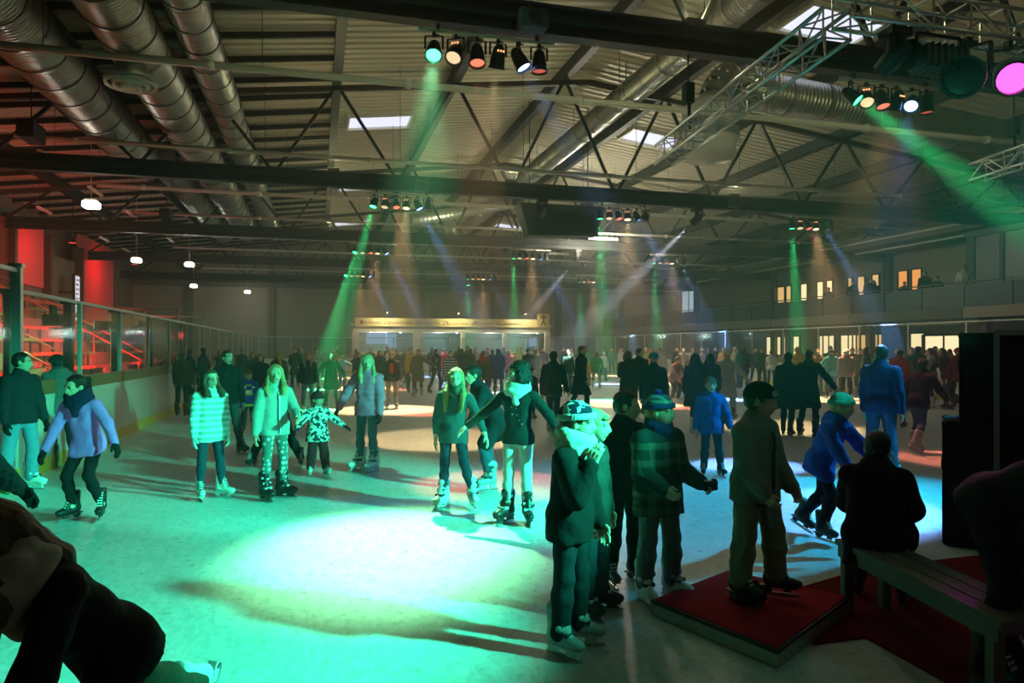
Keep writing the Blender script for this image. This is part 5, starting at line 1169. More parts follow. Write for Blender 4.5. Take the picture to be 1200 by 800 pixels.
wr_, wS_ = person('dark curly-haired woman in black jacket, pale scarf and white jeans with arms spread', ground(607, 612), -18, 1.59, J(arm_l=(14, 44, 20, 34), arm_r=(12, 46, 20, 50), head=(-42, 4, 0), leg_l=(4, 3, 0, 2, 25), leg_r=(4, 2, 0, 3, -25)),
       J(mat=fabric((.010, .022, .022)), hem=.06, loose=.012, waist=.93, chest=1.04), J(mat=fabric((.72, .74, .70)), loose=.008, flare=-.004, name='white_jeans'), ('curly', 'black'), skate=('rental', 'black'), scarf=J(mat=fabric((.62, .66, .60)), big=1.25))
for k, (cx, cz) in enumerate(((-.03, .20), (.02, .19), (-.02, .15), (.03, .145), (.06, .11), (.09, .085))): front_patch(wr_, wS_, 'metal_badge', cx, cz, .014, .014, ALU, .012, .012)
# the boys by the ramp
HB = fabric((.004, .005, .006))
br, bS = person('boy in black hooded jacket with pale fleece collar and white-cuffed dark beanie', ground(668, 762), 68, 1.43, J(arm_l=(8, 6, 24, -8), arm_r=(22, 8, 160, -14), head=(14, 2, 0), lean=4, leg_l=(4, 3, -3, 2), leg_r=(0, 4, -4, 2)),
       J(mat=HB, hem=.10, loose=.034, name='jacket'), J(mat=fabric((.008, .013, .018)), loose=.018, flare=.014), ('short', 'brown'), J(mat=pattern('beanie_print', 'blotch', (.010, .014, .035), (.50, .55, .58), 5.5), cuffmat=fabric((.62, .63, .60))), skate=('rental', 'grey'), res=.014)
V, F = scarf_mesh(bS, .013, 1.3); link('fleece_hood', np_mesh('fleece_hood', V, F, fabric((.62, .62, .50))), br)
person('blond boy in grey-green jacket standing behind the boy in black', ground(694, 720), 72, 1.35, J(arm_l=(6, 8, 12, 4), arm_r=(5, 8, 12, 4), head=(12, 4, 0), leg_l=(6, 4, -2, 3), leg_r=(0, 4, -4, 2)),
       J(mat=fabric((.03, .045, .04)), hem=.10, loose=.03), J(mat=fabric((.03, .07, .09)), loose=.02, flare=.012), ('fringe', 'fair'), skate=('rental', 'black'), res=.015)
person('dark haired boy in black open jacket and black trousers beside the plaid jacket', ground(731, 684), 40, 1.43, J(arm_l=(6, 9, 12, 6), arm_r=(4, 12, 10, 6), head=(45, 8, 0), leg_l=(4, 4, -2, 3), leg_r=(0, 5, -4, 4)),
       J(mat=fabric((.012, .014, .013)), hem=.10, loose=.035, zip=fabric((.35, .38, .34))), J(mat=fabric((.008, .009, .010)), loose=.022, flare=.014), ('short', 'dark'), skate=('figure', 'black'), res=.015)
pr, pS = person('boy in dark plaid jacket and patterned bobble hat holding a small camera', ground(771, 704), 42, 1.42, J(arm_l=(10, 8, 70, 4), arm_r=(10, 9, 66, -8), head=(32, 2, 0), leg_l=(6, 5, -3, 4), leg_r=(0, 4, -4, 3)),
       J(mat=pattern('dark_plaid', 'plaid', (.016, .03, .026), (.10, .14, .11), 9, (.02, .03, .035)), hem=.13, loose=.045), J(mat=fabric((.13, .19, .20)), loose=.022, flare=.012), ('short', 'fair'), J(mat=pattern('nordic_beanie', 'plaid', (.02, .05, .09), (.20, .27, .24), 4.5, (.02, .02, .16)), cuffmat=fabric((.03, .04, .16)), pompom=fabric((.02, .03, .22))), skate=('rental', 'white'), scarf=J(mat=fabric((.02, .02, .10))), res=.014, curl=(1.0, 1.0))
loc = pr.matrix_world  # camera held in the hands
def held(root, S, n, name, mb, mats, label, cat, off=(0, 0, 0)):
    """a thing held in a hand: a top-level object at the hand's place"""
    p = Vector(S['arm_' + n][2] + S['hd_' + n] * .09 * S['u']) + Vector(off); M = Matrix.Translation(root.location) @ Matrix.Rotation(root.rotation_euler.z, 4, 'Z')
    o = mb.build(name, mats); o.location = M @ p; o.rotation_euler = (0, 0, root.rotation_euler.z); return tag(o, label, cat)
cm = held(pr, pS, 'l', 'compact_camera', MB().box((0, 0, 0), (.10, .03, .065)).tube((0, -.015, 0), (0, -.04, 0), .024, n=14).box((.03, 0, .037), (.025, .02, .012)), BLACK, 'small black camera in the hands of the boy in plaid', 'camera', (0, -.02, .02))
person('boy in bright blue jacket standing behind the boys at the ramp', ground(833, 558), 12, 1.36, J(arm_l=(8, 18, 14, 16), arm_r=(4, 12, 10, 10), head=(-4, 2, 0), leg_l=(2, 7, -2, 6), leg_r=(4, 3, -8, 2)),
       J(mat=fabric((.02, .10, .36)), hem=.12, loose=.035, zip=fabric((.02, .06, .2))), J(mat=fabric((.02, .03, .05)), loose=.014), ('fringe', 'brown'), skate=('figure', 'black'), res=.017)
pz = ground(884, 702, .105)
rr, rS = person('boy in grey-brown jacket and black beanie standing on the red ramp', pz, 58, 1.41, J(arm_l=(8, 10, 40, -4), arm_r=(10, 10, 34, -12), head=(22, 8, 0), lean=2, leg_l=(14, 6, -2, 8, 30), leg_r=(-2, 5, -4, 4, 0)),
       J(mat=fabric((.20, .19, .16)), hem=.09, loose=.042, zip=BLACK), J(mat=fabric((.20, .18, .12)), loose=.036, flare=.012, end=.06), ('short', 'dark'), J(mat=fabric((.008, .008, .010)), cuff=False), skate=('figure', 'black'), res=.014, curl=(.9, .9))
V = MB().box((0, 0, 0), (.10, .012, .055)); o = V.build('beanie_emblem', fabric((.30, .45, .42)), rr); M = head_M(rS) ; q = Matrix.Translation(Vector((-.12, -.395, .80))) @ Matrix.Rotation(-.5, 4, 'X') @ Matrix.Rotation(-.25, 4, 'Z') @ Matrix.Diagonal((3.2, 3.2, 3.2, 1)); o.matrix_local = M @ q
u_ = rS['u']; bd_ = MB()
V, F = solid([('e', rS['pel'] + rS['Rt'] @ A(0, .005, -.09 * rS['L']), rS['Rt'], A(.17 * u_ + .03, .12 * u_ + .03, .035))], .014, .02); link('jacket_hem', np_mesh('jacket_hem', V, F, fabric((.015, .015, .015))), rr)
st_ = held(rr, rS, 'r', 'drinking_straw', MB().tube((0, 0, .05), (.01, 0, -.16), .006, n=8).tube((0, 0, .05), (.0, -.03, .09), .006, n=8), plain('blue_straw', (.03, .12, .35), .4), 'thin blue stick held by the boy on the ramp', 'stick')
bg = MB().lathe([(0.0, 0.13), (.05, .125), (.085, .10), (.10, .05), (.085, .012), (.0, .0)], 18).box((0, 0, .13), (.10, .02, .02)).build('small_bag', fabric((.01, .01, .012)), smooth=True); bg.location = ground(880, 706, .105); tag(bg, 'small round black bag lying on the red ramp', 'bag')
person('child in blue hooded jacket and turquoise beanie skating bent over to the right', ground(962, 632), 62, 1.40, J(lean=24, arm_l=(38, 12, 42, 10), arm_r=(30, 14, 40, 8), head=(10, 6, 0), leg_l=(-6, 4, -40, 2, 0, 24), leg_r=(28, 4, -14, 3, -15, 0)),
       J(mat=fabric((.03, .07, .42)), hem=.10, loose=.03, hood=True), J(mat=fabric((.012, .014, .03)), loose=.012), ('fringe', 'fair'), J(mat=fabric((.05, .26, .28)), cuffmat=fabric((.07, .32, .33))), skate=('figure', 'black'), res=.015)
person('tall man in navy jacket and blue jeans seen from behind', ground(1032, 560), 160, 1.79, J(arm_l=(6, 9, 12, 4), arm_r=(4, 9, 10, 4), head=(30, 2, 0), leg_l=(2, 4, -3, 4), leg_r=(4, 4, -2, 4)),
       J(mat=fabric((.008, .02, .07)), hem=.07, loose=.03), J(mat=fabric((.035, .09, .18)), loose=.022, flare=.012), ('short', 'dark'), skate=('rental', 'dark'), res=.018)
# seated figure on the bench, seen from behind
def seated():
    P = J(lean=16, head=(0, 12, 0), arm_l=(30, 10, 70, -20), arm_r=(28, 12, 66, -18), leg_l=(80, 10, 6, 4), leg_r=(82, 8, 0, 4))
    H = 1.50; b = b0 + (b1 - b0) * .12
    r, S = person('person in black coat sitting hunched on the bench', (b.x, b.y, 0), 172, H, P, J(mat=fabric((.006, .006, .007)), hem=.16, loose=.05, name='coat'), J(mat=fabric((.008, .008, .01)), loose=.02), ('short', 'dark'), skate=('figure', 'black'), res=.015)
    r.location.z = .46 + .085 * S['u'] - S['pel'][2]
    return r
seated()
# dark person bending over at the right edge
person('dark clothed person bending over the bench at the right edge', ground(1162, 800), 78, 1.72, J(lean=58, head=(0, 45, 0), arm_l=(60, 6, 30, 0), arm_r=(55, 8, 25, 2), leg_l=(8, 6, -6, 5), leg_r=(14, 6, -10, 5)),
       J(mat=fabric((.012, .011, .012)), hem=.07, loose=.035), J(mat=fabric((.009, .009, .010)), loose=.03, flare=.01), ('short', 'black'), skate=('figure', 'black'), res=.016)
# girl close to the camera, lower left
gl_ = atdist(128, 2.4)
person('brown haired girl in black jacket and pale scarf striding in the lower left corner', (gl_.x, gl_.y, 0), -54, 1.50, J(lean=44, head=(-6, 24, 0), arm_l=(30, 12, 40, 4), arm_r=(72, 14, 60, 20), leg_l=(30, 4, -8, 3, 0, 0), leg_r=(-44, 10, -62, 10, 10, 60)),
       J(mat=fabric((.010, .010, .011)), hem=.08, loose=.022), J(mat=fabric((.05, .055, .035)), loose=.02), ('long', 'brown', .75), skate=('figure', 'white'), scarf=J(mat=fabric((.42, .40, .33)), big=1.35), res=.013)
ga = atdist(-78, 4.1)
person('skater in black reaching an arm in from the left edge of the photo', (ga.x, ga.y, 0), 60, 1.62, J(lean=12, arm_l=(20, 20, 40, 10), arm_r=(52, 30, 66, 8), head=(0, 5, 0)),
       J(mat=fabric((.009, .010, .011)), hem=.08, loose=.03), J(mat=fabric((.02, .02, .025)), loose=.02), ('short', 'dark'), skate=('figure', 'black'), gloves=fabric(BLK), res=.02)
# ------------------------------------------------------------------ the crowd further back: shared pose meshes, own clothes colours
CC = J(black=(.008, .008, .010), dark=(.02, .021, .024), navy=(.014, .02, .06), blue=(.03, .08, .35), lblue=(.30, .52, .65), teal=(.04, .22, .24), green=(.05, .22, .07), dgreen=(.02, .06, .035), olive=(.06, .065, .03), khaki=(.20, .16, .09),
       tan=(.32, .22, .11), brown=(.09, .045, .02), rust=(.32, .08, .02), orange=(.55, .20, .03), red=(.42, .02, .025), wine=(.14, .015, .025), pink=(.55, .22, .30), purple=(.16, .08, .25), grey=(.16, .16, .16), lgrey=(.36, .36, .34), white=(.66, .66, .62), cream=(.55, .48, .30), yellow=(.62, .40, .06), jean=(.045, .085, .15), djean=(.016, .026, .045), ljean=(.14, .22, .30))
POSES = J(stand=J(), pockets=J(arm_l=(-8, 14, 45, -14), arm_r=(-8, 14, 45, -14)), walk=J(leg_l=(18, 3, 0, 2), leg_r=(-12, 3, -24, 2, -10, 12), arm_l=(-12, 8, 5, 5), arm_r=(16, 8, 35, 2), lean=4),
          stride=J(lean=16, leg_l=(26, 5, -8, 4), leg_r=(-18, 8, -40, 6, -20, 26), arm_l=(-20, 16, -10, 12), arm_r=(30, 14, 50, 4), head=(0, 2, 0)), out=J(arm_l=(10, 38, 18, 32), arm_r=(8, 40, 14, 34), leg_l=(8, 8, -4, 7), leg_r=(6, 6, -4, 6), lean=4),
          bent=J(lean=26, leg_l=(36, 6, -20, 5), leg_r=(32, 6, -18, 5), arm_l=(24, 12, 36, 4), arm_r=(26, 12, 40, 4), head=(0, 6, 0)), reach=J(arm_l=(30, 55, 30, 58), arm_r=(6, 14, 12, 8), lean=4, side=3), look=J(head=(50, 4, 0), arm_l=(6, 9, 12, 5), arm_r=(10, 9, 40, -8)),
          look2=J(head=(-45, 6, 0), arm_l=(12, 10, 60, -14), arm_r=(4, 9, 10, 5), leg_l=(8, 5, -6, 5)))
TOPS = J(jacket=J(hem=.09, loose=.028), coat=J(hem=.24, loose=.028, flare=.02), hoodie=J(hem=.08, loose=.03, hood=True), sweater=J(hem=.07, loose=.014, waist=.94), puffer=J(hem=.11, loose=.04, puff=38))
TPL = {}; HTP = {}
SKM_FAR = [('figure', 'white'), ('figure', 'black'), ('rental', 'dark'), ('rental', 'grey'), ('figure', 'black')]
def omat(o, m): o.material_slots[0].link = 'OBJECT'; o.material_slots[0].material = m
def tpl(pose, child):
    k = (pose, child)
    if k not in TPL:
        H = 1.22 if child else 1.75; S = skel(H, POSES[pose]); V, F, mi = body_mesh(S, .03, True)
        TPL[k] = J(S=S, H=H, body=np_mesh('crowd_body', V, F, skin_mats('fair', 'brown'), mi), tr={}, top={})
    return TPL[k]
DEF = fabric((.1, .1, .1)); nfar = 0
def far(px, yf, H, face, pose, top, tc, bc, hd, label, z=0.0, group='skaters further back on the ice', loc=None, feet=True):
    global nfar
    nfar += 1; child = H < 1.45; T = tpl(pose, child); S = T['S']; res = .026
    if top not in T['top']: V, F = jacket_mesh(S, res, **TOPS[top]); T['top'][top] = np_mesh('crowd_top', V, F, DEF)
    wide = 'w' if nfar % 3 == 0 else 'n'
    if wide not in T['tr']: V, F = trousers_mesh(S, res, .022 if wide == 'w' else .008, .012 if wide == 'w' else 0); T['tr'][wide] = np_mesh('crowd_trousers', V, F, DEF)
    p = ground(px, yf, z) if loc is None else Vector(loc)
    if loc is None and p.x > 19.3: p = p * ((27.5 if 'doorway' in label and 'left of' not in label else 19.3) / p.x) if p.x > 19.3 else p
    r = link('person', T['body']); tag(r, label, 'person', group); r.location = p; r.rotation_euler = (0, 0, face_rz(p, face)); s = H / T['H']; r.scale = (s, s, s)
    omat(link({'coat': 'coat', 'hoodie': 'hoodie', 'sweater': 'sweater'}.get(top, 'jacket'), T['top'][top], r), fabric(CC[tc])); omat(link('trousers', T['tr'][wide], r), fabric(CC[bc]))
    kind, hc = hd.split('/')
    if kind not in HTP: V, F = beanie_shape(.05) if kind == 'hat' else hair_shape(kind, .05); HTP[kind] = np_mesh('crowd_' + kind, V, F, DEF)
    o = link('beanie' if kind == 'hat' else 'hair', HTP[kind], r); o.matrix_local = head_M(S); omat(o, fabric(CC[hc]) if kind == 'hat' else hair_mat(hc))
    if feet: st, cl = SKM_FAR[nfar % 5]; add_skates(r, S, st, cl, True)
    return r
CROWD = [
 # group by the left boards
 (199, 484, 1.70, 30, 'pockets', 'jacket', 'wine', 'dark', 'short/dark', 'skater in wine red jacket leaning on the left boards'),
 (213, 487, 1.66, 150, 'stand', 'jacket', 'brown', 'dark', 'short/brown', 'skater in brown jacket seen from behind beside the left boards'),
 (222, 478, 1.72, 120, 'look', 'sweater', 'navy', 'dark', 'short/dark', 'young man in navy pullover among the group by the left boards'),
 (238, 472, 1.76, -120, 'pockets', 'coat', 'black', 'black', 'short/black', 'tall skater in long black coat right of the group by the boards'),
 (205, 466, 1.72, 10, 'stand', 'jacket', 'dark', 'djean', 'hat/red', 'skater with red hat behind the group by the left boards'),
 (258, 462, 1.70, 20, 'walk', 'jacket', 'dgreen', 'dark', 'long/brown', 'long-haired skater in dark green jacket left of the man in black'),
 (296, 470, 1.62, 10, 'stand', 'jacket', 'dgreen', 'dark', 'long/brown', 'woman in dark green jacket behind the hockey jersey boy'),
 (305, 486, 1.60, 0, 'stand', 'coat', 'black', 'black', 'bob/dark', 'woman with dark bob and black coat behind the girl in hoodie'),
 (283, 452, 1.70, 0, 'stand', 'jacket', 'dark', 'dark', 'hat/dark', 'distant skater in dark hat behind the hockey jersey boy'),
 (270, 448, 1.74, 40, 'walk', 'jacket', 'navy', 'djean', 'short/brown', 'distant skater in navy jacket above the striped girl'),
 (327, 478, 1.64, 5, 'look', 'jacket', 'olive', 'jean', 'long/blond', 'blond woman in olive jacket just behind the girl in hoodie'),
 (346, 455, 1.76, -10, 'pockets', 'coat', 'dark', 'djean', 'short/dark', 'man in long dark coat left of the patterned jacket'),
 (353, 446, 1.72, 0, 'stand', 'jacket', 'green', 'dark', 'hat/yellow', 'distant skater in green jacket and yellow hat at left'),
 (369, 458, 1.74, 15, 'reach', 'puffer', 'lgrey', 'djean', 'short/brown', 'skater in pale grey padded jacket with one arm stretched out'),
 (361, 482, 1.62, -5, 'stand', 'jacket', 'dark', 'ljean', 'long/blond', 'girl with long blond hair, dark jacket and pale trousers above the small child'),
 (388, 477, 1.60, -10, 'out', 'coat', 'dgreen', 'dgreen', 'bob/dark', 'woman in dark green coat with arms held out behind the child'),
 (391, 448, 1.78, -30, 'walk', 'jacket', 'red', 'dark', 'hat/red', 'skater in red jacket and red hat far left of the kiosk'),
 (401, 455, 1.45, 30, 'reach', 'puffer', 'lblue', 'ljean', 'hat/white', 'girl in light blue jacket and white hat stretching out an arm'),
 (380, 444, 1.72, 10, 'stand', 'jacket', 'grey', 'dark', 'short/dark', 'distant skater in grey jacket left of the girl in light blue'),
 (418, 457, 1.72, 20, 'bent', 'jacket', 'dark', 'dark', 'short/brown', 'skater crouching in dark jacket left of the kiosk screen'),
 (434, 447, 1.78, -15, 'stand', 'jacket', 'brown', 'dark', 'short/blond', 'blond skater in brown jacket under the lit kiosk screen'),
 (445, 460, 1.66, 10, 'stand', 'coat', 'black', 'black', 'bob/dark', 'woman in black coat standing left of the man with khaki trousers'),
 (459, 478, 1.64, 0, 'stand', 'jacket', 'black', 'khaki', 'short/dark', 'man in open black jacket with red shirt and khaki trousers'),
 (457, 446, 1.76, 5, 'look', 'jacket', 'cream', 'dark', 'short/fair', 'distant fair-haired skater in cream jacket under the kiosk'),
 (466, 455, 1.68, 20, 'pockets', 'jacket', 'dark', 'jean', 'short/brown', 'skater in dark jacket and jeans right behind the khaki trousers'),
 (475, 450, 1.72, -30, 'walk', 'jacket', 'olive', 'dark', 'bob/brown', 'distant skater in olive jacket left of the yellow jacket'),
 (482, 460, 1.80, 25, 'stand', 'puffer', 'yellow', 'dark', 'short/red', 'red-haired skater in pale yellow jacket below the sponsor sign'),
 (490, 465, 1.72, -15, 'reach', 'coat', 'olive', 'dark', 'short/dark', 'skater in dark olive coat beside the yellow jacket'),
 (511, 462, 1.74, 45, 'walk', 'jacket', 'black', 'black', 'short/dark', 'man in black jacket with white shoulder stripe striding right'),
 (521, 452, 1.76, 60, 'stand', 'jacket', 'red', 'dark', 'short/brown', 'skater in bright red jacket below the middle of the kiosk'),
 (528, 470, 1.66, 15, 'stand', 'sweater', 'lgrey', 'dark', 'short/dark', 'skater in black and white striped pullover'),
 (541, 458, 1.74, 170, 'stand', 'coat', 'dark', 'black', 'long/dark', 'woman in long dark coat seen from behind below the kiosk'),
 (551, 455, 1.74, 160, 'stand', 'coat', 'dgreen', 'jean', 'bob/brown', 'skater in green coat right of the long dark coat'),
 (557, 447, 1.80, 30, 'walk', 'jacket', 'grey', 'djean', 'short/dark', 'distant skater in grey jacket behind the green coat'),
 (567, 475, 1.66, 20, 'look', 'jacket', 'olive', 'jean', 'bob/red', 'red-haired woman with orange scarf, olive jacket and jeans'),
 (577, 456, 1.70, 160, 'stand', 'jacket', 'dark', 'dark', 'short/dark', 'skater in dark jacket left of the curly-haired woman'),
 (584, 462, 1.74, 170, 'pockets', 'coat', 'black', 'black', 'long/dark', 'tall woman in black coat behind the curly-haired woman'),
 (597, 452, 1.66, 10, 'stand', 'puffer', 'pink', 'dark', 'short/fair', 'skater in pale pink jacket above the curly-haired woman'),
 (608, 448, 1.80, -10, 'stand', 'jacket', 'tan', 'dark', 'short/blond', 'blond skater in tan jacket lit orange below the kiosk end'),
 (619, 458, 1.72, 10, 'look', 'jacket', 'dark', 'djean', 'short/brown', 'skater in dark jacket right of the curly-haired woman'),
 (621, 492, 1.30, 10, 'stand', 'jacket', 'navy', 'djean', 'hat/navy', 'child in navy jacket and navy hat behind the curly-haired woman'),
 (628, 450, 1.74, 150, 'stand', 'coat', 'dgreen', 'dark', 'bob/dark', 'distant skater in dark green coat by the kiosk end'),
 (648, 512, 1.70, 160, 'walk', 'jacket', 'dark', 'djean', 'short/dark', 'man in dark jacket seen from behind left of the red-faced man'),
 (637, 447, 1.78, 10, 'stand', 'jacket', 'black', 'dark', 'short/black', 'distant skater in black jacket at the right end of the kiosk'),
 (661, 446, 1.80, -20, 'pockets', 'jacket', 'olive', 'dark', 'short/dark', 'distant skater in olive jacket behind the man in black'),
 (665, 462, 1.70, 20, 'stand', 'jacket', 'dgreen', 'teal', 'short/brown', 'skater in dark green jacket just left of the man in black'),
 (680, 490, 1.82, 65, 'walk', 'coat', 'black', 'black', 'short/brown', 'tall man in black coat with face lit red looking right'),
 (687, 447, 1.86, 170, 'stand', 'hoodie', 'green', 'dark', 'short/brown', 'skater in bright green hoodie right behind the man in black'),
 (688, 452, 1.30, 10, 'stand', 'jacket', 'yellow', 'tan', 'short/fair', 'fair-haired child in yellow jacket beside the green hoodie'),
 (698, 455, 1.74, 170, 'bent', 'jacket', 'green', 'tan', 'long/red', 'red-haired skater in green jacket and tan trousers bending forward'),
 (707, 447, 1.55, 20, 'walk', 'jacket', 'lgrey', 'djean', 'short/fair', 'skater in light grey jacket right of the tan trousers'),
 (717, 438, 1.72, -10, 'stand', 'jacket', 'teal', 'djean', 'hat/white', 'distant skater in teal jacket and white hat in mid rink'),
 (726, 436, 1.72, 10, 'walk', 'jacket', 'grey', 'dark', 'short/fair', 'distant fair-haired skater in grey jacket in mid rink'),
 (736, 492, 1.68, 165, 'look2', 'coat', 'dark', 'jean', 'bob/brown', 'person with brown bob in dark coat behind the boy in black'),
 (749, 486, 1.74, 20, 'look', 'jacket', 'black', 'dark', 'short/brown', 'man in black jacket with warm-lit face left of the teal beanie'),
 (757, 447, 1.78, 10, 'stand', 'jacket', 'green', 'dark', 'short/fair', 'distant skater in green jacket above the teal beanie'),
 (763, 449, 1.76, 150, 'stand', 'jacket', 'rust', 'dark', 'bob/red', 'distant red-haired skater in rust jacket near the teal beanie'),
 (766, 520, 1.66, 170, 'stand', 'coat', 'black', 'djean', 'hat/teal', 'person in teal beanie and black coat behind the bobble hat boy'),
 (774, 462, 1.74, -20, 'walk', 'sweater', 'white', 'ljean', 'short/brown', 'skater in white and light blue top right of the teal beanie'),
 (788, 472, 1.62, 50, 'bent', 'jacket', 'grey', 'djean', 'short/dark', 'skater in grey jacket and jeans bending forward in a stride'),
 (793, 446, 1.80, 0, 'stand', 'jacket', 'dark', 'dark', 'short/dark', 'distant skater in dark jacket above the bending skater'),
 (801, 448, 1.76, 10, 'stand', 'jacket', 'grey', 'dark', 'short/brown', 'distant skater in grey jacket behind the child in red'),
 (803, 471, 1.42, 60, 'stride', 'jacket', 'red', 'tan', 'bob/fair', 'child in red jacket and tan trousers striding right'),
 (811, 440, 1.78, 20, 'walk', 'jacket', 'lgrey', 'dark', 'short/grey', 'distant skater in light grey jacket left of the hooded women'),
 (814, 508, 1.66, 150, 'walk', 'coat', 'black', 'black', 'long/black', 'woman with long black hair in black coat left of the blue jacket boy'),
 (832, 500, 1.64, -160, 'stand', 'coat', 'black', 'black', 'long/dark', 'second dark long-haired woman in black coat behind the blue jacket boy'),
 (823, 452, 1.74, 10, 'stand', 'jacket', 'white', 'dark', 'hat/white', 'distant skater in white jacket and hat above the black-haired woman'),
 (838, 440, 1.82, 10, 'stand', 'jacket', 'dark', 'dark', 'short/dark', 'distant tall skater in dark jacket beyond the white-hatted woman'),
 (852, 492, 1.70, 170, 'out', 'coat', 'lgrey', 'ljean', 'hat/white', 'woman in long pale coat and white hat with arm held out'),
 (848, 447, 1.80, 10, 'stand', 'jacket', 'yellow', 'dark', 'short/fair', 'distant fair-haired skater in yellow jacket by the white hat'),
 (861, 445, 1.80, 0, 'stand', 'jacket', 'cream', 'dark', 'hat/white', 'distant skater in cream jacket right of the white-hatted woman'),
 (872, 453, 1.78, 150, 'stand', 'coat', 'navy', 'navy', 'short/dark', 'skater in long navy coat above the boy with black beanie'),
 (885, 437, 1.80, 20, 'walk', 'jacket', 'grey', 'grey', 'short/brown', 'distant skater in grey clothes right of the navy coat'),
 (904, 456, 1.66, 160, 'stand', 'sweater', 'white', 'dgreen', 'short/brown', 'skater in white pullover and dark green trousers'),
 (893, 434, 1.76, 0, 'stand', 'jacket', 'dgreen', 'dark', 'short/dark', 'distant skater in dark green jacket below the ground floor windows'),
 (923, 512, 1.68, 165, 'walk', 'coat', 'black', 'black', 'short/black', 'short-haired person in long black coat, left of a pair, seen from behind'),
 (947, 512, 1.74, 150, 'out', 'coat', 'black', 'black', 'short/dark', 'person in black coat stretching an arm right, right of a pair'),
 (935, 470, 1.78, 165, 'stand', 'puffer', 'yellow', 'dark', 'hat/yellow', 'skater in yellow hat and yellow padded jacket between two black coats'),
 (958, 464, 1.72, 20, 'stand', 'jacket', 'brown', 'dark', 'short/brown', 'skater in brown jacket right behind the pair in black coats'),
 (973, 450, 1.84, 170, 'stand', 'coat', 'black', 'dark', 'short/brown', 'tall man in long black coat below the lit windows'),
 (980, 461, 1.66, 30, 'walk', 'jacket', 'olive', 'khaki', 'short/dark', 'skater in olive jacket and khaki trousers left of the red jacket'),
 (992, 465, 1.72, 175, 'stand', 'jacket', 'red', 'dark', 'hat/green', 'skater in red jacket and green hat seen from behind'),
 (1008, 452, 1.74, 10, 'stand', 'jacket', 'dgreen', 'dark', 'short/dark', 'skater in dark green jacket right of the red jacket'),
 (1018, 458, 1.70, 160, 'walk', 'jacket', 'green', 'dark', 'short/brown', 'skater in green jacket just left of the tall man in navy'),
 (999, 441, 1.76, 0, 'stand', 'jacket', 'navy', 'dark', 'short/brown', 'distant skater in navy jacket below the yellow windows'),
 (1055, 482, 1.70, 150, 'stand', 'jacket', 'red', 'dark', 'short/dark', 'skater in red jacket right of the tall man in navy'),
 (1053, 500, 1.22, 160, 'stand', 'jacket', 'red', 'red', 'hat/white', 'small child in red suit and white hat beside the tall man'),
 (1076, 530, 1.64, 150, 'stride', 'jacket', 'black', 'jean', 'short/black', 'skater in black jacket and jeans striding right near the loudspeakers'),
 (1096, 452, 1.84, 20, 'look', 'jacket', 'dark', 'dark', 'short/brown', 'person in dark jacket standing before the bright doorway'),
 (1113, 464, 1.72, 170, 'stand', 'sweater', 'cream', 'khaki', 'long/brown', 'long-haired woman in cream jacket before the bright doorway'),
 (1068, 446, 1.78, 10, 'stand', 'jacket', 'grey', 'dark', 'short/brown', 'distant skater in grey jacket left of the bright doorway'),
 (1085, 452, 1.70, 30, 'walk', 'jacket', 'teal', 'dark', 'short/dark', 'skater in teal jacket left of the person before the doorway'),
]
random.seed(3)
for c in CROWD:
    r = far(*c); S = tpl(c[4], c[2] < 1.45)['S']; lb = c[9]
    if 'red shirt' in lb: front_patch(r, S, 'shirt', 0, .17, .11, .30, fabric(CC['red']), .022)
    if 'orange scarf' in lb: V, F = scarf_mesh(S, .024, 1.3); link('scarf', np_mesh('scarf', V, F, fabric(CC['rust'])), r)
    if 'shoulder stripe' in lb: front_patch(r, S, 'stripe', -.12, .21, .035, .16, fabric(CC['white']), .012)
    if 'striped pullover' in lb: [omat(o, pattern('black_white_stripes', 'stripe', (.6, .6, .58), (.012, .012, .014), 11)) for o in r.children if o.name.startswith('sweater')]
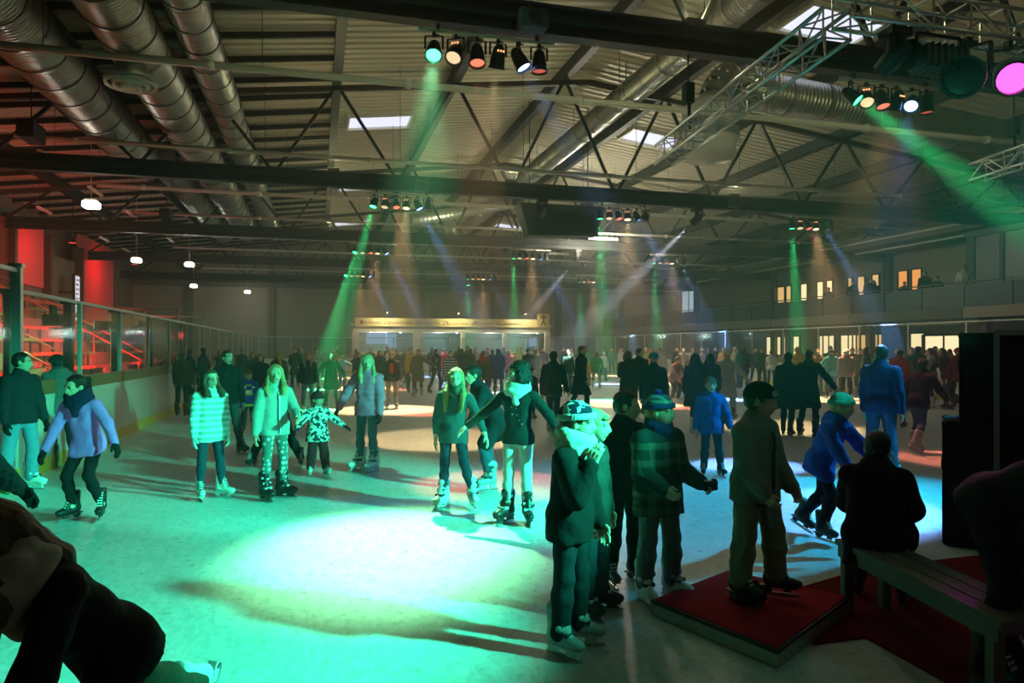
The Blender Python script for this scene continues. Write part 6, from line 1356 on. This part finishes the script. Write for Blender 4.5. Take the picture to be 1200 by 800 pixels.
# the thin line of skaters along the far boards
FILL = 46; USED = set()
side_w = ['below the left end of the sponsor sign', 'below the kiosk windows', 'left of the white upright window', 'below the white upright window', 'in the far right corner', 'under the balcony windows']
for k in range(FILL):
    px = 262 + (1180 - 262) * (k + .5) / FILL + random.uniform(-6, 6); d = random.uniform(38, 47) if px < 780 else random.uniform(30, 40)
    if px > 930: d = min(d, 17.5 / max(.2, ((px - 600) / FPX * CY + SY)))
    p = atdist(px, d)
    if p.x > RX1 - 1.2 or p.y > RY1 - 2.5 or (p.x < RX0 + 1.5): continue
    tc = random.choice(['black', 'dark', 'navy', 'grey', 'dgreen', 'olive', 'brown', 'wine', 'teal', 'lgrey', 'dark', 'red', 'white']); bc = random.choice(['dark', 'djean', 'black', 'jean']); hd = random.choice(['short/brown', 'short/dark', 'long/brown', 'short/blond', 'hat/red', 'hat/dark', 'hat/white', 'bob/dark'])
    while ('far', tc, hd) in USED: tc = random.choice(list(CC)); hd = random.choice(['short/brown', 'short/dark', 'long/brown', 'short/blond', 'hat/red', 'hat/dark', 'hat/white', 'bob/dark'])
    USED.add(('far', tc, hd))
    reg = 0 if px < 440 else 1 if px < 650 else 2 if px < 745 else 3 if px < 800 else 4 if px < 900 else 5
    hw = {'short': 'short-haired', 'long': 'long-haired', 'bob': 'bob-haired', 'hat': hd.split('/')[1] + '-hatted'}[hd.split('/')[0]]
    cn = {'dgreen': 'dark green', 'lgrey': 'light grey', 'wine': 'wine red', 'lblue': 'light blue', 'jean': 'denim blue', 'djean': 'dark denim', 'ljean': 'pale denim'}.get(tc, tc)
    far(px, 0, random.uniform(1.68, 1.86), random.uniform(-180, 180), random.choice(['stand', 'walk', 'pockets', 'out', 'look', 'look2', 'stride']), random.choice(['jacket', 'jacket', 'coat', 'puffer']), tc, bc, hd, 'far %s skater in %s %s' % (hw, cn, side_w[reg]), loc=(p.x, p.y, 0), group='farthest skaters along the boards')
# spectators on the balcony
for k, (px, d, H, pose, tc, hd, lab) in enumerate(((999, 37, 1.70, 'pockets', 'black', 'short/dark', 'spectator in black leaning on the balcony rail below the dim window'), (1019, 36, 1.74, 'look', 'dark', 'short/dark', 'spectator in dark jacket on the balcony between the lit windows'), (1024, 36.5, 1.66, 'stand', 'navy', 'long/brown', 'long-haired spectator in navy beside the one between the windows'),
        (1060, 34, 1.5, 'bent', 'black', 'short/dark', 'spectator in black bending over the balcony rail'), (1084, 33, 1.76, 'look2', 'black', 'short/dark', 'tall dark spectator right of the orange balcony windows'), (1098, 32.4, 1.62, 'bent', 'dark', 'short/brown', 'dark spectator hunched on the balcony rail'), (1130, 31, 1.78, 'pockets', 'white', 'short/brown', 'spectator in white shirt on the balcony at right'), (971, 38, 1.68, 'bent', 'black', 'short/dark', 'spectator leaning over the balcony left of the lit windows'))):
    p = atdist(px, d); t = (24.75 + (k % 3) * .2) / p.x; p = p * t
    far(px, 0, H, 0, pose, 'jacket', tc, 'dark', hd, lab, loc=(p.x, p.y, 3.27), group='spectators on the balcony', feet=False)
# shoes are hidden behind the balcony front; red shirt, scarf and stripe details on a few skaters
